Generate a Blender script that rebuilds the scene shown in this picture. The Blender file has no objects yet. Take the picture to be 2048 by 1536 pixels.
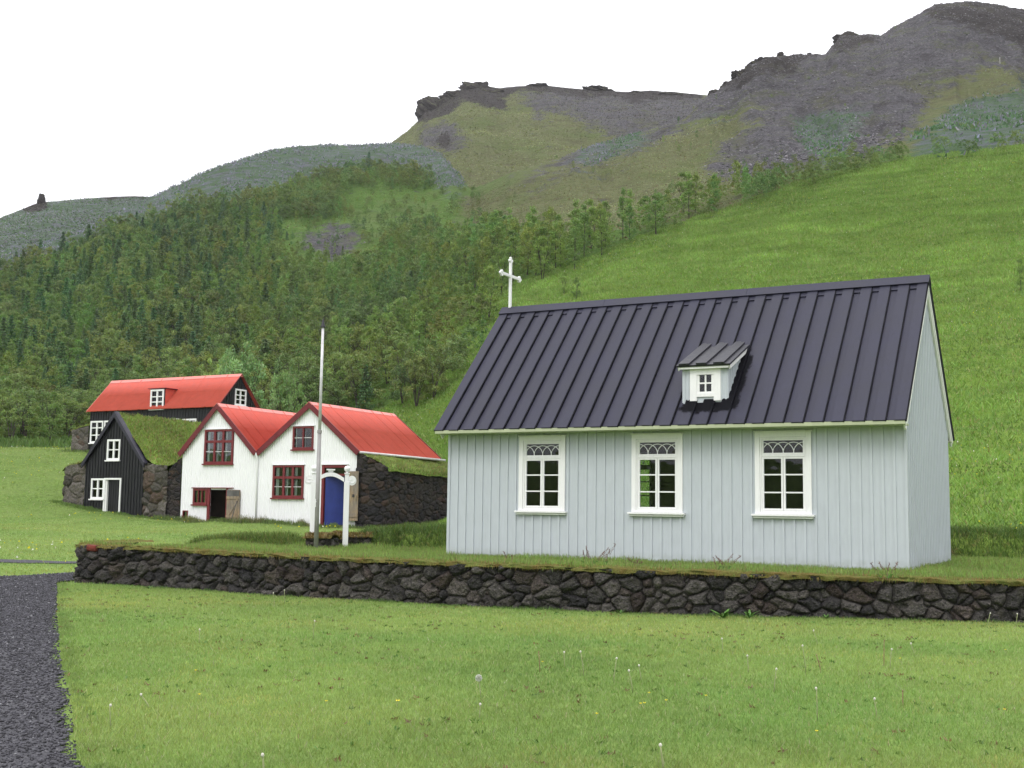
import bpy, math, random
import numpy as np
from mathutils import Matrix, Vector

# ------------------------------------------------------------------ camera model (fitted to the photograph, 2048x1536)
F, PI, RO = 2366.07, .1058, .0137
CZ = 1.6
rng = np.random.default_rng(7)
random.seed(7)
SC = bpy.context.scene
COL = SC.collection

def ray(px, py):
    px = np.asarray(px, float); py = np.asarray(py, float)
    a = (px-1024)/F; b = (768-py)/F
    cr, sr = math.cos(RO), math.sin(RO)
    r = a*cr-b*sr; up = a*sr+b*cr
    c, s = math.cos(PI), math.sin(PI)
    return r, c-up*s, s+up*c

def at(px, py, D):
    """world point on the sight line of a photo pixel, at horizontal distance D"""
    x, y, z = ray(px, py)
    k = D/np.hypot(x, y)
    return x*k, y*k, CZ+z*k

def proj(x, y, z):
    z = z-CZ; c, s = math.cos(PI), math.sin(PI)
    d = np.maximum(y*c+z*s, 1e-3); up = -y*s+z*c
    cr, sr = math.cos(RO), math.sin(RO)
    return 1024+F*(x*cr+up*sr)/d, 768-F*(-x*sr+up*cr)/d

# ------------------------------------------------------------------ value noise
_T = rng.random((256, 256))
def vnoise(x, y, seed=0):
    x = np.asarray(x, float)+seed*17.13; y = np.asarray(y, float)+seed*31.7
    xi = np.floor(x).astype(int); yi = np.floor(y).astype(int)
    fx = x-xi; fy = y-yi
    fx = fx*fx*(3-2*fx); fy = fy*fy*(3-2*fy)
    g = lambda i, j: _T[(xi+i) & 255, (yi+j) & 255]
    return (g(0,0)*(1-fx)+g(1,0)*fx)*(1-fy)+(g(0,1)*(1-fx)+g(1,1)*fx)*fy
def fbm(x, y, o=4, seed=0):
    s = 0; a = .5; t = 0
    for i in range(o):
        s = s+a*vnoise(x*2**i, y*2**i, seed+i*3); t += a; a *= .5
    return s/t-.5

# ------------------------------------------------------------------ mesh helpers
def tag(o, label=None, cat=None, group=None, kind=None):
    if label: o['label'] = label
    if cat: o['category'] = cat
    if group: o['group'] = group
    if kind: o['kind'] = kind
    return o

def link(o, parent=None):
    COL.objects.link(o)
    if parent is not None: o.parent = parent
    return o

def npmesh(name, V, Fq, mat, col=None, smooth=False, parent=None, attrs=None, midx=None):
    """V (n,3), Fq (m,k) equal-sized faces, col (n,3) vertex tint"""
    V = np.ascontiguousarray(V, dtype=np.float32); Fq = np.ascontiguousarray(Fq, dtype=np.int32)
    me = bpy.data.meshes.new(name)
    n, (m, k) = len(V), Fq.shape
    me.vertices.add(n); me.vertices.foreach_set('co', V.ravel())
    me.loops.add(m*k); me.loops.foreach_set('vertex_index', Fq.ravel())
    me.polygons.add(m)
    me.polygons.foreach_set('loop_start', np.arange(0, m*k, k, dtype=np.int32))
    me.polygons.foreach_set('loop_total', np.full(m, k, dtype=np.int32))
    if smooth: me.polygons.foreach_set('use_smooth', np.ones(m, dtype=bool))
    if midx is not None: me.polygons.foreach_set('material_index', np.asarray(midx, dtype=np.int32))
    me.update(calc_edges=True)
    A = dict(attrs or {})
    if col is not None: A['Col'] = col
    for nm, c in A.items():
        c = np.asarray(c, dtype=np.float32)
        if c.shape[1] == 3: c = np.concatenate([c, np.ones((n, 1), np.float32)], 1)
        a = me.color_attributes.new(nm, 'FLOAT_COLOR', 'POINT')
        a.data.foreach_set('color', np.ascontiguousarray(c).ravel())
    for mt in (mat if isinstance(mat, (list, tuple)) else [mat]): me.materials.append(mt)
    o = bpy.data.objects.new(name, me)
    return link(o, parent)

def empty(name, loc, rz=0.):
    o = bpy.data.objects.new(name, None); o.empty_display_size = .2
    o.location = loc; o.rotation_euler = (0, 0, rz)
    return link(o)

class MB:
    """collects boxes, prisms and tubes into ONE mesh"""
    def __init__(s): s.v = []; s.f = []; s.m = []
    def add(s, vs, fs, mi=0):
        b = len(s.v); s.v += [tuple(p) for p in vs]; s.f += [tuple(b+i for i in f) for f in fs]; s.m += [mi]*len(fs)
    def box(s, x0, x1, y0, y1, z0, z1, mi=0):
        if x0 > x1: x0, x1 = x1, x0
        if y0 > y1: y0, y1 = y1, y0
        if z0 > z1: z0, z1 = z1, z0
        s.add([(x0,y0,z0),(x1,y0,z0),(x1,y1,z0),(x0,y1,z0),(x0,y0,z1),(x1,y0,z1),(x1,y1,z1),(x0,y1,z1)],
              [(0,3,2,1),(4,5,6,7),(0,1,5,4),(1,2,6,5),(2,3,7,6),(3,0,4,7)], mi)
    def prism(s, poly, d, mi=0):
        """poly: list of 3D points, extruded by vector d"""
        n = len(poly); q = [tuple(p[i]+d[i] for i in range(3)) for p in poly]
        s.add(list(poly)+q, [tuple(range(n)), tuple(range(2*n-1, n-1, -1))]+[(i+n, (i+1)%n+n, (i+1)%n, i) for i in range(n)], mi)
    def tube(s, pts, rad, seg=8, mi=0, cap=True):
        v, f = tube(pts, rad, seg, cap); s.add(v, f, mi)
    def build(s, name, mats, parent=None, bevel=0, smooth=False):
        me = bpy.data.meshes.new(name); me.from_pydata(s.v, [], s.f)
        for m in (mats if isinstance(mats, (list, tuple)) else [mats]): me.materials.append(m)
        me.polygons.foreach_set('material_index', s.m)
        import bmesh
        bm = bmesh.new(); bm.from_mesh(me); bmesh.ops.recalc_face_normals(bm, faces=bm.faces); bm.to_mesh(me); bm.free()
        if smooth: me.polygons.foreach_set('use_smooth', [True]*len(me.polygons))
        me.update()
        o = bpy.data.objects.new(name, me); link(o, parent)
        if bevel:
            b = o.modifiers.new('b', 'BEVEL'); b.width = bevel; b.segments = 2; b.limit_method = 'ANGLE'
        return o

def tube(pts, rad, seg=8, cap=True):
    pts = [Vector(p) for p in pts]; n = len(pts)
    if not hasattr(rad, '__len__'): rad = [rad]*n
    v = []; f = []
    for i, p in enumerate(pts):
        t = (pts[min(i+1, n-1)]-pts[max(i-1, 0)]).normalized()
        a = Vector((0,0,1)) if abs(t.z) < .9 else Vector((1,0,0))
        u = t.cross(a).normalized(); w = t.cross(u)
        for k in range(seg):
            an = 2*math.pi*k/seg
            v.append(tuple(p+(u*math.cos(an)+w*math.sin(an))*rad[i]))
    for i in range(n-1):
        for k in range(seg):
            f.append((i*seg+k, i*seg+(k+1)%seg, (i+1)*seg+(k+1)%seg, (i+1)*seg+k))
    if cap:
        f.append(tuple(range(seg-1, -1, -1))); f.append(tuple((n-1)*seg+k for k in range(seg)))
    return v, f

# ------------------------------------------------------------------ materials
class NT:
    def __init__(s, name):
        s.m = bpy.data.materials.new(name); s.m.use_nodes = True
        s.t = s.m.node_tree; s.t.nodes.clear()
        s.out = s.n('ShaderNodeOutputMaterial')
    def n(s, ty, **k):
        x = s.t.nodes.new(ty)
        for a, b in k.items(): setattr(x, a, b)
        return x
    def l(s, a, b): s.t.links.new(a, b)
    def val(s, sock, v):
        if hasattr(v, 'links') or isinstance(v, bpy.types.NodeSocket): s.l(v, sock)
        elif isinstance(v, (tuple, list)) and len(v) == 3 and sock.type == 'RGBA': sock.default_value = (*v, 1)
        else: sock.default_value = v
    def mix(s, f, a, b, blend='MIX'):
        x = s.n('ShaderNodeMix', data_type='RGBA', blend_type=blend)
        s.val(x.inputs[0], f); s.val(x.inputs[6], a); s.val(x.inputs[7], b); return x.outputs[2]
    def math(s, op, a, b=0., c=0., clamp=False):
        x = s.n('ShaderNodeMath', operation=op, use_clamp=clamp)
        s.val(x.inputs[0], a); s.val(x.inputs[1], b); s.val(x.inputs[2], c); return x.outputs[0]
    def noise(s, scale=5., det=4., rough=.55, vec=None, dist=0.):
        x = s.n('ShaderNodeTexNoise'); x.inputs['Scale'].default_value = scale; x.inputs['Detail'].default_value = det
        x.inputs['Roughness'].default_value = rough; x.inputs['Distortion'].default_value = dist
        if vec is not None: s.l(vec, x.inputs['Vector'])
        return x.outputs['Fac']
    def voro(s, scale=5., vec=None, feature='F1', out='Distance', rnd=1.):
        x = s.n('ShaderNodeTexVoronoi', feature=feature); x.inputs['Scale'].default_value = scale; x.inputs['Randomness'].default_value = rnd
        if vec is not None: s.l(vec, x.inputs['Vector'])
        return x.outputs[out]
    def coords(s, which='Object'): return s.n('ShaderNodeTexCoord').outputs[which]
    def pos(s): return s.n('ShaderNodeNewGeometry').outputs['Position']
    def scalev(s, v, sc, rot=(0,0,0)):
        x = s.n('ShaderNodeMapping'); s.l(v, x.inputs['Vector']); x.inputs['Scale'].default_value = sc; x.inputs['Rotation'].default_value = rot
        return x.outputs[0]
    def ramp(s, f, p0, p1, a=0., b=1.):
        x = s.n('ShaderNodeMapRange', clamp=True); s.val(x.inputs[0], f); x.inputs[1].default_value = p0; x.inputs[2].default_value = p1
        x.inputs[3].default_value = a; x.inputs[4].default_value = b; return x.outputs[0]
    def attr(s, name, comp=None):
        x = s.n('ShaderNodeAttribute', attribute_name=name)
        return x.outputs['Color']
    def sep(s, c):
        x = s.n('ShaderNodeSeparateColor'); s.l(c, x.inputs[0]); return x.outputs
    def bump(s, h, strength=.5, dist=.05, normal=None):
        x = s.n('ShaderNodeBump'); s.val(x.inputs['Height'], h); x.inputs['Strength'].default_value = strength; x.inputs['Distance'].default_value = dist
        if normal is not None: s.l(normal, x.inputs['Normal'])
        return x.outputs[0]
    def bsdf(s, col, rough=.7, spec=.4, normal=None, metal=0., coat=0.):
        x = s.n('ShaderNodeBsdfPrincipled'); s.val(x.inputs['Base Color'], col); s.val(x.inputs['Roughness'], rough)
        s.val(x.inputs['Specular IOR Level'], spec); s.val(x.inputs['Metallic'], metal); s.val(x.inputs['Coat Weight'], coat)
        if normal is not None: s.l(normal, x.inputs['Normal'])
        s.l(x.outputs[0], s.out.inputs[0]); return x

def paint(name, c, rough=.55, var=.12, spec=.4, scale=3., streak=True, bump=.15, dirt=None):
    t = NT(name); co = t.coords()
    n1 = t.noise(scale, 5, .6, co); n2 = t.noise(scale*9, 4, .6, t.scalev(co, (1, 1, .12)) if streak else co)
    dk = tuple(x*(1-var*2.2) for x in c); lt = tuple(min(1, x*(1+var*.5)) for x in c)
    col = t.mix(t.ramp(n1, .3, .7), dk, lt)
    col = t.mix(t.ramp(n2, .45, .8, 0, .35), col, tuple(x*.72 for x in c))
    if dirt:   # splashes and moss low down on the wall
        z = t.n('ShaderNodeSeparateXYZ'); t.l(co, z.inputs[0])
        f = t.math('MULTIPLY', t.ramp(z.outputs[2], dirt[1], 0., 0., 1.), t.ramp(t.noise(7, 5, .7, co), .35, .7))
        col = t.mix(t.math('MULTIPLY', f, .75), col, dirt[0])
    t.bsdf(col, t.ramp(n1, .3, .7, rough-.08, rough+.1), spec, t.bump(n2, bump, .01)); return t.m

def attr_mat(name, rough=.8, spec=.2, trans=0., mul=(1,1,1), nscale=0.):
    t = NT(name); c = t.attr('Col')
    c = t.mix(1., c, mul, 'MULTIPLY')
    if name == 'tree_leaf':
        oi = t.n('ShaderNodeObjectInfo'); c = t.mix(oi.outputs['Random'], t.mix(1., c, (.82,.86,.86), 'MULTIPLY'), t.mix(1., c, (1.22,1.16,1.08), 'MULTIPLY'))
    if nscale: c = t.mix(t.ramp(t.noise(nscale, 4, .6, t.coords()), .3, .7), t.mix(1., c, (.7,.7,.7), 'MULTIPLY'), t.mix(1., c, (1.25,1.25,1.2), 'MULTIPLY'))
    b = t.bsdf(c, rough, spec)
    if trans:
        tr = t.n('ShaderNodeBsdfTranslucent'); t.l(t.mix(1., c, (1.1,1.15,.7), 'MULTIPLY'), tr.inputs[0])
        mx = t.n('ShaderNodeMixShader'); mx.inputs[0].default_value = trans
        t.l(b.outputs[0], mx.inputs[1]); t.l(tr.outputs[0], mx.inputs[2]); t.l(mx.outputs[0], t.out.inputs[0])
    return t.m

M = {}
M['mint'] = paint('mint_paint', (.487,.524,.560), .5, .02, bump=.03, dirt=((.20,.23,.16), .22))
M['soffit'] = paint('soffit_bounce_tint', (.42,.46,.30), .6, .05)  # green light bounced up from the grass is mixed into this colour
M['white'] = paint('white_paint', (.80,.80,.80), .45, .02)
M['iron_white'] = paint('white_iron', (.82,.82,.84), .45, .004, bump=.02, dirt=((.36,.37,.28), .35))
M['maroon'] = paint('maroon_paint', (.15,.016,.022), .45, .12)
M['maroon_frame'] = paint('maroon_frame_paint', (.17,.02,.025), .5, .12)
M['red'] = paint('red_iron', (.57,.092,.062), .5, .06, streak=False)
M['red_cap'] = paint('red_cap_iron', (.66,.20,.17), .4, .05, streak=False)
M['black'] = paint('black_tarred_wood', (.014,.014,.018), .5, .3)
M['blackbarge'] = paint('black_board_paint', (.03,.028,.045), .45, .2)
M['blue'] = paint('blue_door_paint', (.022,.04,.22), .4, .1)
M['inner'] = paint('interior_wood', (.10,.07,.05), .7, .2)
M['curtain'] = paint('curtain_cloth', (.62,.62,.60), .9, .1)
M['greypole'] = paint('pole_metal', (.30,.29,.28), .35, .15, spec=.5)
M['darkcap'] = paint('dark_metal', (.03,.03,.035), .5, .2)
M['gutter'] = paint('gutter_metal', (.62,.60,.60), .4, .12)

def mat_wood():
    t = NT('weathered_planks'); co = t.coords()
    w = t.noise(3., 6, .6, t.scalev(co, (14, 14, 1.2)))
    pl = t.n('ShaderNodeTexWave', wave_type='BANDS', bands_direction='X', wave_profile='SAW'); t.l(co, pl.inputs[0]); pl.inputs['Scale'].default_value = 1.6; pl.inputs['Distortion'].default_value = .2
    col = t.mix(t.ramp(w, .3, .7), (.14,.10,.065), (.42,.32,.21))
    col = t.mix(t.ramp(t.noise(1.3, 3, .5, co), .45, .6), col, t.mix(.6, col, (.16,.155,.15)))
    col = t.mix(t.ramp(pl.outputs['Fac'], .93, 1.), col, (.03,.025,.02))
    t.bsdf(col, .8, .2, t.bump(w, .5, .01)); return t.m
M['wood'] = mat_wood()
M['greywood'] = paint('grey_weathered_wood', (.13,.125,.12), .85, .25)

def mat_glass():
    t = NT('window_glass')
    tr = t.n('ShaderNodeBsdfTransparent'); tr.inputs[0].default_value = (.86,.9,.9,1)
    gl = t.n('ShaderNodeBsdfGlossy'); gl.inputs['Roughness'].default_value = .02; gl.inputs[0].default_value = (.85,.85,.88,1)
    t.l(t.bump(t.noise(2.2, 2, .5, t.coords()), .06, .05), gl.inputs['Normal'])
    fr = t.n('ShaderNodeFresnel'); fr.inputs[0].default_value = 1.45
    mx = t.n('ShaderNodeMixShader'); t.l(t.math('MULTIPLY_ADD', fr.outputs[0], 1., .0), mx.inputs[0]); t.l(tr.outputs[0], mx.inputs[1]); t.l(gl.outputs[0], mx.inputs[2])
    t.l(mx.outputs[0], t.out.inputs[0]); return t.m
M['glass'] = mat_glass()

def mat_tar_roof():
    t = NT('tarred_roof_boards'); co = t.coords()
    n1 = t.noise(1.2, 5, .6, co); n2 = t.noise(26., 5, .65, t.scalev(co, (1.6, .35, .35)))
    sp = t.noise(9., 6, .7, co)
    col = t.mix(t.ramp(n1, .3, .7), (.014,.014,.028), (.024,.024,.046))
    col = t.mix(t.ramp(n2, .5, .8, 0, .5), col, (.012,.011,.016))
    col = t.mix(t.ramp(sp, .66, .74, 0, .6), col, (.006,.006,.009))
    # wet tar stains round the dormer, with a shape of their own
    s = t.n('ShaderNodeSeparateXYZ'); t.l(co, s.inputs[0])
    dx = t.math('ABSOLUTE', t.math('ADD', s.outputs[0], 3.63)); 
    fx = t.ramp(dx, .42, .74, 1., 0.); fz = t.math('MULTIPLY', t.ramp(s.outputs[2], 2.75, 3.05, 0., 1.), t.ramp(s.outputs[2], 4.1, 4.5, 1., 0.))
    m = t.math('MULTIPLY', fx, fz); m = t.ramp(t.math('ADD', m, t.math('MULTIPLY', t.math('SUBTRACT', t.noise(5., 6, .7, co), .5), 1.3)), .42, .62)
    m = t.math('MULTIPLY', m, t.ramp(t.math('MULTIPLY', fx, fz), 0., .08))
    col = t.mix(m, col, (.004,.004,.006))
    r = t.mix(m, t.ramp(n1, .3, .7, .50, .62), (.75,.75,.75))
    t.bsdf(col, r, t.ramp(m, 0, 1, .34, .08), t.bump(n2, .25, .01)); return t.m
M['tar'] = mat_tar_roof()
M['dormer_tar'] = paint('dormer_tar_boards', (.024,.024,.034), .5, .35, spec=.5, scale=9)

def mat_stone(name, a, b, rust=.5, moss=.25, lich=.2):
    t = NT(name); co = t.coords(); c = t.attr('Col'); s = t.sep(c)
    n1 = t.noise(30., 7, .75, co); n2 = t.noise(5., 5, .65, co); pit = t.voro(46., co)
    col = t.mix(s[0], a, b)
    col = t.mix(t.math('MULTIPLY', t.ramp(s[1], .72, .95), rust), col, (.085,.045,.028))
    col = t.mix(t.ramp(n1, .55, .38, 0., .9), col, t.mix(1., col, (.38,.38,.4), 'MULTIPLY'))
    col = t.mix(t.ramp(n1, .54, .68, 0., .75), col, t.mix(1., col, (2.3,2.2,2.1), 'MULTIPLY'))
    col = t.mix(t.math('MULTIPLY', t.ramp(n2, .52, .68), moss), col, (.06,.055,.015))
    col = t.mix(t.math('MULTIPLY', t.ramp(t.noise(9., 6, .75, co), .60, .68), lich), col, (.20,.20,.18))
    h = t.math('ADD', t.math('MULTIPLY', n1, 1.), t.math('MULTIPLY', pit, .6))
    t.bsdf(col, .88, .25, t.bump(h, 1., .035)); return t.m
M['lava'] = mat_stone('lava_stone', (.030,.029,.030), (.105,.097,.088), .25, .22, .3)
M['lava_dark'] = mat_stone('dark_lava_stone', (.020,.019,.021), (.060,.050,.045), .45, .2, .2)
M['field'] = mat_stone('mossy_field_stone', (.07,.065,.055), (.20,.18,.16), .8, .75, .7)
M['brick'] = paint('red_scoria_stone', (.15,.028,.018), .9, .35)

def mat_turf():
    t = NT('roof_turf'); co = t.coords(); p = t.pos()
    n1 = t.noise(1.6, 5, .65, p); n2 = t.noise(14., 6, .7, p); n3 = t.noise(3.5, 4, .6, p)
    col = t.mix(t.ramp(n1, .35, .65), (.110,.175,.034), (.170,.250,.050))
    col = t.mix(t.ramp(n3, .55, .72), col, (.17,.13,.06))
    col = t.mix(t.ramp(n2, .3, .7), t.mix(1., col, (.55,.55,.5), 'MULTIPLY'), t.mix(1., col, (1.3,1.3,1.3), 'MULTIPLY'))
    t.bsdf(col, .95, .1, t.bump(n2, 1., .06)); return t.m
M['turf'] = mat_turf()
M['moss'] = None
def mat_moss():
    t = NT('dry_moss'); p = t.pos()
    n1 = t.noise(3., 5, .65, p); n2 = t.noise(60., 5, .7, p)
    col = t.mix(t.ramp(n1, .38, .62), (.155,.115,.040), (.135,.160,.045))
    col = t.mix(t.ramp(n2, .3, .7), t.mix(1., col, (.4,.4,.4), 'MULTIPLY'), t.mix(1., col, (1.5,1.5,1.4), 'MULTIPLY'))
    t.bsdf(col, .95, .1, t.bump(n2, 1., .03)); return t.m
M['moss'] = mat_moss()

def mat_gravel():
    t = NT('dark_gravel'); p = t.pos()
    v = t.voro(75., p, out='Color'); s = t.sep(v); d = t.voro(75., p)
    col = t.mix(s[0], (.018,.018,.023), (.075,.073,.085))
    col = t.mix(t.ramp(s[1], .9, .97), col, (.16,.155,.165))
    col = t.mix(t.ramp(t.noise(1.5, 4, .6, p), .35, .7, 0, .4), col, (.025,.024,.030))
    t.bsdf(col, .75, .35, t.bump(d, 1., .012)); return t.m
M['gravel'] = mat_gravel()
M['pebble'] = attr_mat('gravel_stone', .7, .35)
M['blade'] = attr_mat('grass_blade', .6, .3, .30)
M['leaf'] = attr_mat('tree_leaf', .6, .3, .28)
M['bark'] = paint('tree_bark', (.075,.065,.05), .9, .3)
M['flower'] = attr_mat('flower_parts', .7, .2, .2)

# ------------------------------------------------------------------ terrain
# sky-line, slope and foot curves: per key column a list of (D, z) computed from photo rows
def zrow(px, py, D): return float(at(px, py, D)[2])
KX = [-900, -300, 0, 150, 305, 500, 700, 850, 940, 1020, 1200, 1400, 1560, 1700, 1900, 2048, 2400, 3000]
K = {  # k05 (D,z) ; k1 (D,z) ; k2..k5 (y,D)
 -900:((57,1.0),(74,4.3),(900,105),(750,150),(660,200),(600,260)),
 -300:((57,1.0),(74,4.3),(895,102),(730,150),(620,195),(550,260)),
 0:   ((57,1.0),(74,4.4),(890,100),(720,150),(600,190),(516,260)),
 150: ((57,1.0),(74,4.5),(893,98),(700,150),(550,200),(469,280)),
 305: ((56,.95),(74,4.4),(880,95),(680,145),(480,220),(395,300)),
 500: ((52,.8),(74,3.8),(865,92),(680,140),(430,230),(313,320)),
 700: ((50,.78),(68,2.2),(850,86),(650,140),(400,240),(291,340)),
 850: ((50,.85),(66,1.9),(800,84),(615,130),(430,220),(294,345)),
 940: ((48,.88),(62,1.8),(740,84),(585,122),(460,200),(377,290)),
 1020:((45,.88),(58,1.7),(690,84),(570,110),(450,180),(348,260)),
 1200:((42,.88),(52,1.5),(650,85),(510,108),(400,180),(287,290)),
 1400:((38,.86),(48,1.4),(640,82),(440,112),(330,190),(205,330)),
 1560:((36,.84),(45,1.4),(600,82),(382,115),(270,200),(112,360)),
 1700:((35,.82),(42,1.3),(600,80),(343,116),(230,210),(72,380)),
 1900:((34,.80),(40,1.3),(600,78),(311,116),(200,210),(6,400)),
 2048:((34,.80),(39,1.25),(600,76),(298,116),(190,210),(19,420)),
 2400:((34,.80),(39,1.25),(590,76),(275,118),(160,215),(40,430)),
 3000:((36,.80),(42,1.25),(600,78),(300,120),(200,220),(120,440)),
}
DENSE = { # extra sky-line points of the main slope (px -> py, D)
 0:[(60,496,266),(230,430,290),(400,349,312),(450,330,316),(550,299,325),(600,292,330),(650,290,335),(780,287,342),(830,291,344),(880,308,330),(905,335,310),(960,372,280),(1100,322,275),(1290,262,308),(1370,238,322),(1412,193,332),(1430,185,335),(1450,168,338),(1480,152,342),(1500,130,346),(1530,117,352),(1600,108,364),(1650,109,370),(1668,88,374),(1680,72,377),(1740,68,382),(1760,71,384),(1790,52,388),(1830,32,392),(1870,8,397),(1940,2,402),(1990,8,408),(2020,14,412)]}
def az_of(px, py):
    x, y, z = ray(px, py); return math.atan2(float(x), float(y))
A_DATA = []
for kx in KX:
    k05, k1, k2, k3, k4, k5 = K[kx]
    A_DATA.append((kx, [k05, k1]+[(D, zrow(kx, y, D)) for y, D in (k2, k3, k4)]))
kaz = {i: [] for i in range(6)}
for kx, lst in A_DATA:
    k = K[kx]
    ys = [1010, 1000, k[2][0], k[3][0], k[4][0], k[5][0]]
    for i in range(5): kaz[i].append((az_of(kx, ys[i]), *lst[i]))
    kaz[5].append((az_of(kx, k[5][0]), k[5][1], zrow(kx, *k[5])))
for px, py, D in DENSE[0]: kaz[5].append((az_of(px, py), D, zrow(px, py, D)))
for i in kaz: kaz[i] = np.array(sorted(kaz[i]))

azd = np.radians(np.concatenate([np.arange(-180, -34, 2.), np.arange(-34, 34, .052), np.arange(34, 180.1, 2.)]))
azd[-1] = math.pi
Dd = np.concatenate([np.linspace(.3, 22, 70), np.linspace(22.3, 75, 150), np.geomspace(75.4, 450, 300), np.linspace(470, 760, 8)])
def pchip(xk, yk, x):
    h = np.diff(xk); d = np.diff(yk)/h; n = len(xk); m = np.zeros(n)
    for i in range(1, n-1):
        if d[i-1]*d[i] > 0:
            w1 = 2*h[i]+h[i-1]; w2 = h[i]+2*h[i-1]; m[i] = (w1+w2)/(w1/d[i-1]+w2/d[i])
    m[0] = d[0]; m[-1] = d[-1]
    i = np.clip(np.searchsorted(xk, x)-1, 0, n-2); t = np.clip((x-xk[i])/h[i], 0, 1)
    return (2*t**3-3*t**2+1)*yk[i]+(t**3-2*t**2+t)*h[i]*m[i]+(-2*t**3+3*t**2)*yk[i+1]+(t**3-t**2)*h[i]*m[i+1]
ZG = np.zeros((len(azd), len(Dd)))
for j, a in enumerate(azd):
    aa = np.clip(a, kaz[5][0, 0], kaz[5][-1, 0])
    dz = [(np.interp(aa, kaz[i][:, 0], kaz[i][:, 1]), np.interp(aa, kaz[i][:, 0], kaz[i][:, 2])) for i in range(6)]
    D5, z5 = dz[5]
    xs = [0, 24]+[d for d, z in dz]+[D5+25, D5+120, 2500]
    ys = [0, 0]+[z for d, z in dz]+[z5-6, z5-55, z5-80]
    w = np.clip((math.radians(100)-abs(a))/math.radians(45), 0, 1); w = w*w*(3-2*w)
    ZG[j] = pchip(np.array(xs, float), np.array(ys, float), Dd)*w+(1-w)*np.clip((Dd-70)/110, 0, 1)**1.5*11  # unseen rise behind the camera, added so the lower church panes reflect dark
GX = np.sin(azd)[:, None]*Dd[None]; GY = np.cos(azd)[:, None]*Dd[None]

# ---- regions painted on the slopes, looked up through the photo rows (albedo only)
RX0, RY0, RS = -700, -250, 4
RW, RH = 880, 460
_gx, _gy = np.meshgrid(RX0+RS*np.arange(RW), RY0+RS*np.arange(RH))
def raster(polys, blur=5, jitter=9):
    jx = fbm(_gx/26., _gy/26., 4, 11)*jitter*4; jy = fbm(_gx/26., _gy/26., 4, 12)*jitter*3
    X = _gx+jx; Y = _gy+jy; out = np.zeros(X.shape)
    for p in polys:
        ins = np.zeros(X.shape, bool); n = len(p)
        for i in range(n):
            x1, y1 = p[i]; x2, y2 = p[(i+1) % n]
            if y1 == y2: continue
            c = ((y1 > Y) != (y2 > Y)) & (X < (x2-x1)*(Y-y1)/(y2-y1)+x1)
            ins ^= c
        out = np.maximum(out, ins)
    for _ in range(2):
        for ax in (0, 1):
            acc = sum(np.roll(out, k, ax) for k in range(-blur//2, blur//2+1)); out = acc/(2*(blur//2)+2 if blur % 2 else blur+1)
    return np.clip(out, 0, 1)
def look(R, px, py):
    x = np.clip((px-RX0)/RS, 0, RW-2); y = np.clip((py-RY0)/RS, 0, RH-2)
    xi = x.astype(int); yi = y.astype(int); fx = x-xi; fy = y-yi
    return (R[yi, xi]*(1-fx)+R[yi, xi+1]*fx)*(1-fy)+(R[yi+1, xi]*(1-fx)+R[yi+1, xi+1]*fx)*fy
EDGE = [(-700,900),(0,893),(150,895),(320,880),(500,866),(700,852),(790,815),(840,770),(900,620),(960,594),(1020,576),(1120,545),(1200,512),(1300,474),(1400,440),(1480,412),(1560,385),(1640,360),(1700,345),(1800,327),(1900,312),(2048,298),(2820,270)]
R_scree = raster([[(1365,250),(1385,190),(1400,110),(1500,10),(1700,20),(1900,-60),(2820,-100),(2820,200),(2100,200),(2048,140),(1985,140),(1900,165),(1830,260),(1790,300),(1700,330),(1600,345),(1500,365),(1385,352),(1440,310),(1500,262),(1540,235),(1530,212),(1470,225)],
                  [(1190,292),(1290,258),(1380,232),(1470,222),(1440,240),(1300,295),(1240,318),(1130,352),(1040,378),(960,385),(1060,345)],
                  [(618,470),(690,460),(745,475),(720,505),(650,520),(600,510)], [(1040,490),(1075,460),(1100,470),(1060,500)], [(1000,430),(1060,400),(1100,365),(1110,370),(1040,430)]], 11, 14)
R_scree_peak = raster([[(1000,190),(1100,170),(1240,175),(1420,180),(1420,300),(1250,290),(1200,250),(1150,235),(1080,215)], [(840,260),(900,250),(960,290),(900,305),(850,290)],
                  [(1060,210),(1080,215),(1100,260),(1085,262)], [(1120,215),(1140,220),(1150,252),(1140,250)],[(1180,240),(1215,262),(1195,268),(1160,240)]], 7, 10)
R_moss = raster([[(925,400),(1000,380),(1140,345),(1250,300),(1400,255),(1530,225),(1500,270),(1385,355),(1480,372),(1600,350),(1560,392),(1400,440),(1240,462),(1050,490),(985,478),(940,440)], [(1640,130),(1740,100),(1660,150),(1560,190),(1500,205),(1400,235),(1480,185)], [(1920,130),(2820,100),(2820,300),(2048,200),(1960,190),(1980,160)],[(480,420),(560,400),(600,440),(500,460)]], 11, 14)
R_lup = raster([[(-700,640),(-700,420),(0,380),(310,330),(600,230),(790,255),(885,285),(945,370),(925,392),(850,352),(740,335),(640,350),(540,392),(400,415),(300,450),(190,480),(110,520),(0,560)],
                [(1590,262),(1650,222),(1745,212),(1720,265),(1690,300),(1640,330),(1620,300)], [(1830,318),(1800,280),(1880,240),(1960,190),(2100,180),(2820,160),(2820,290),(2048,292),(1900,315)], [(1130,335),(1200,288),(1290,262),(1320,275),(1240,312),(1160,335)], [(1390,240),(1480,225),(1470,240),(1400,256)], [(1455,385),(1510,372),(1500,400),(1460,400)], [(1640,330),(1700,300),(1740,290),(1700,330)]], 9, 14)
R_rock = raster([[(1412,190),(1440,130),(1560,60),(1660,90),(1600,140),(1540,155),(1440,190)], [(1655,100),(1690,50),(1760,60),(1740,95),(1690,110)], [(1850,30),(1900,-20),(2820,-60),(2820,90),(2048,110),(2000,70),(1900,50)]])
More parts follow.
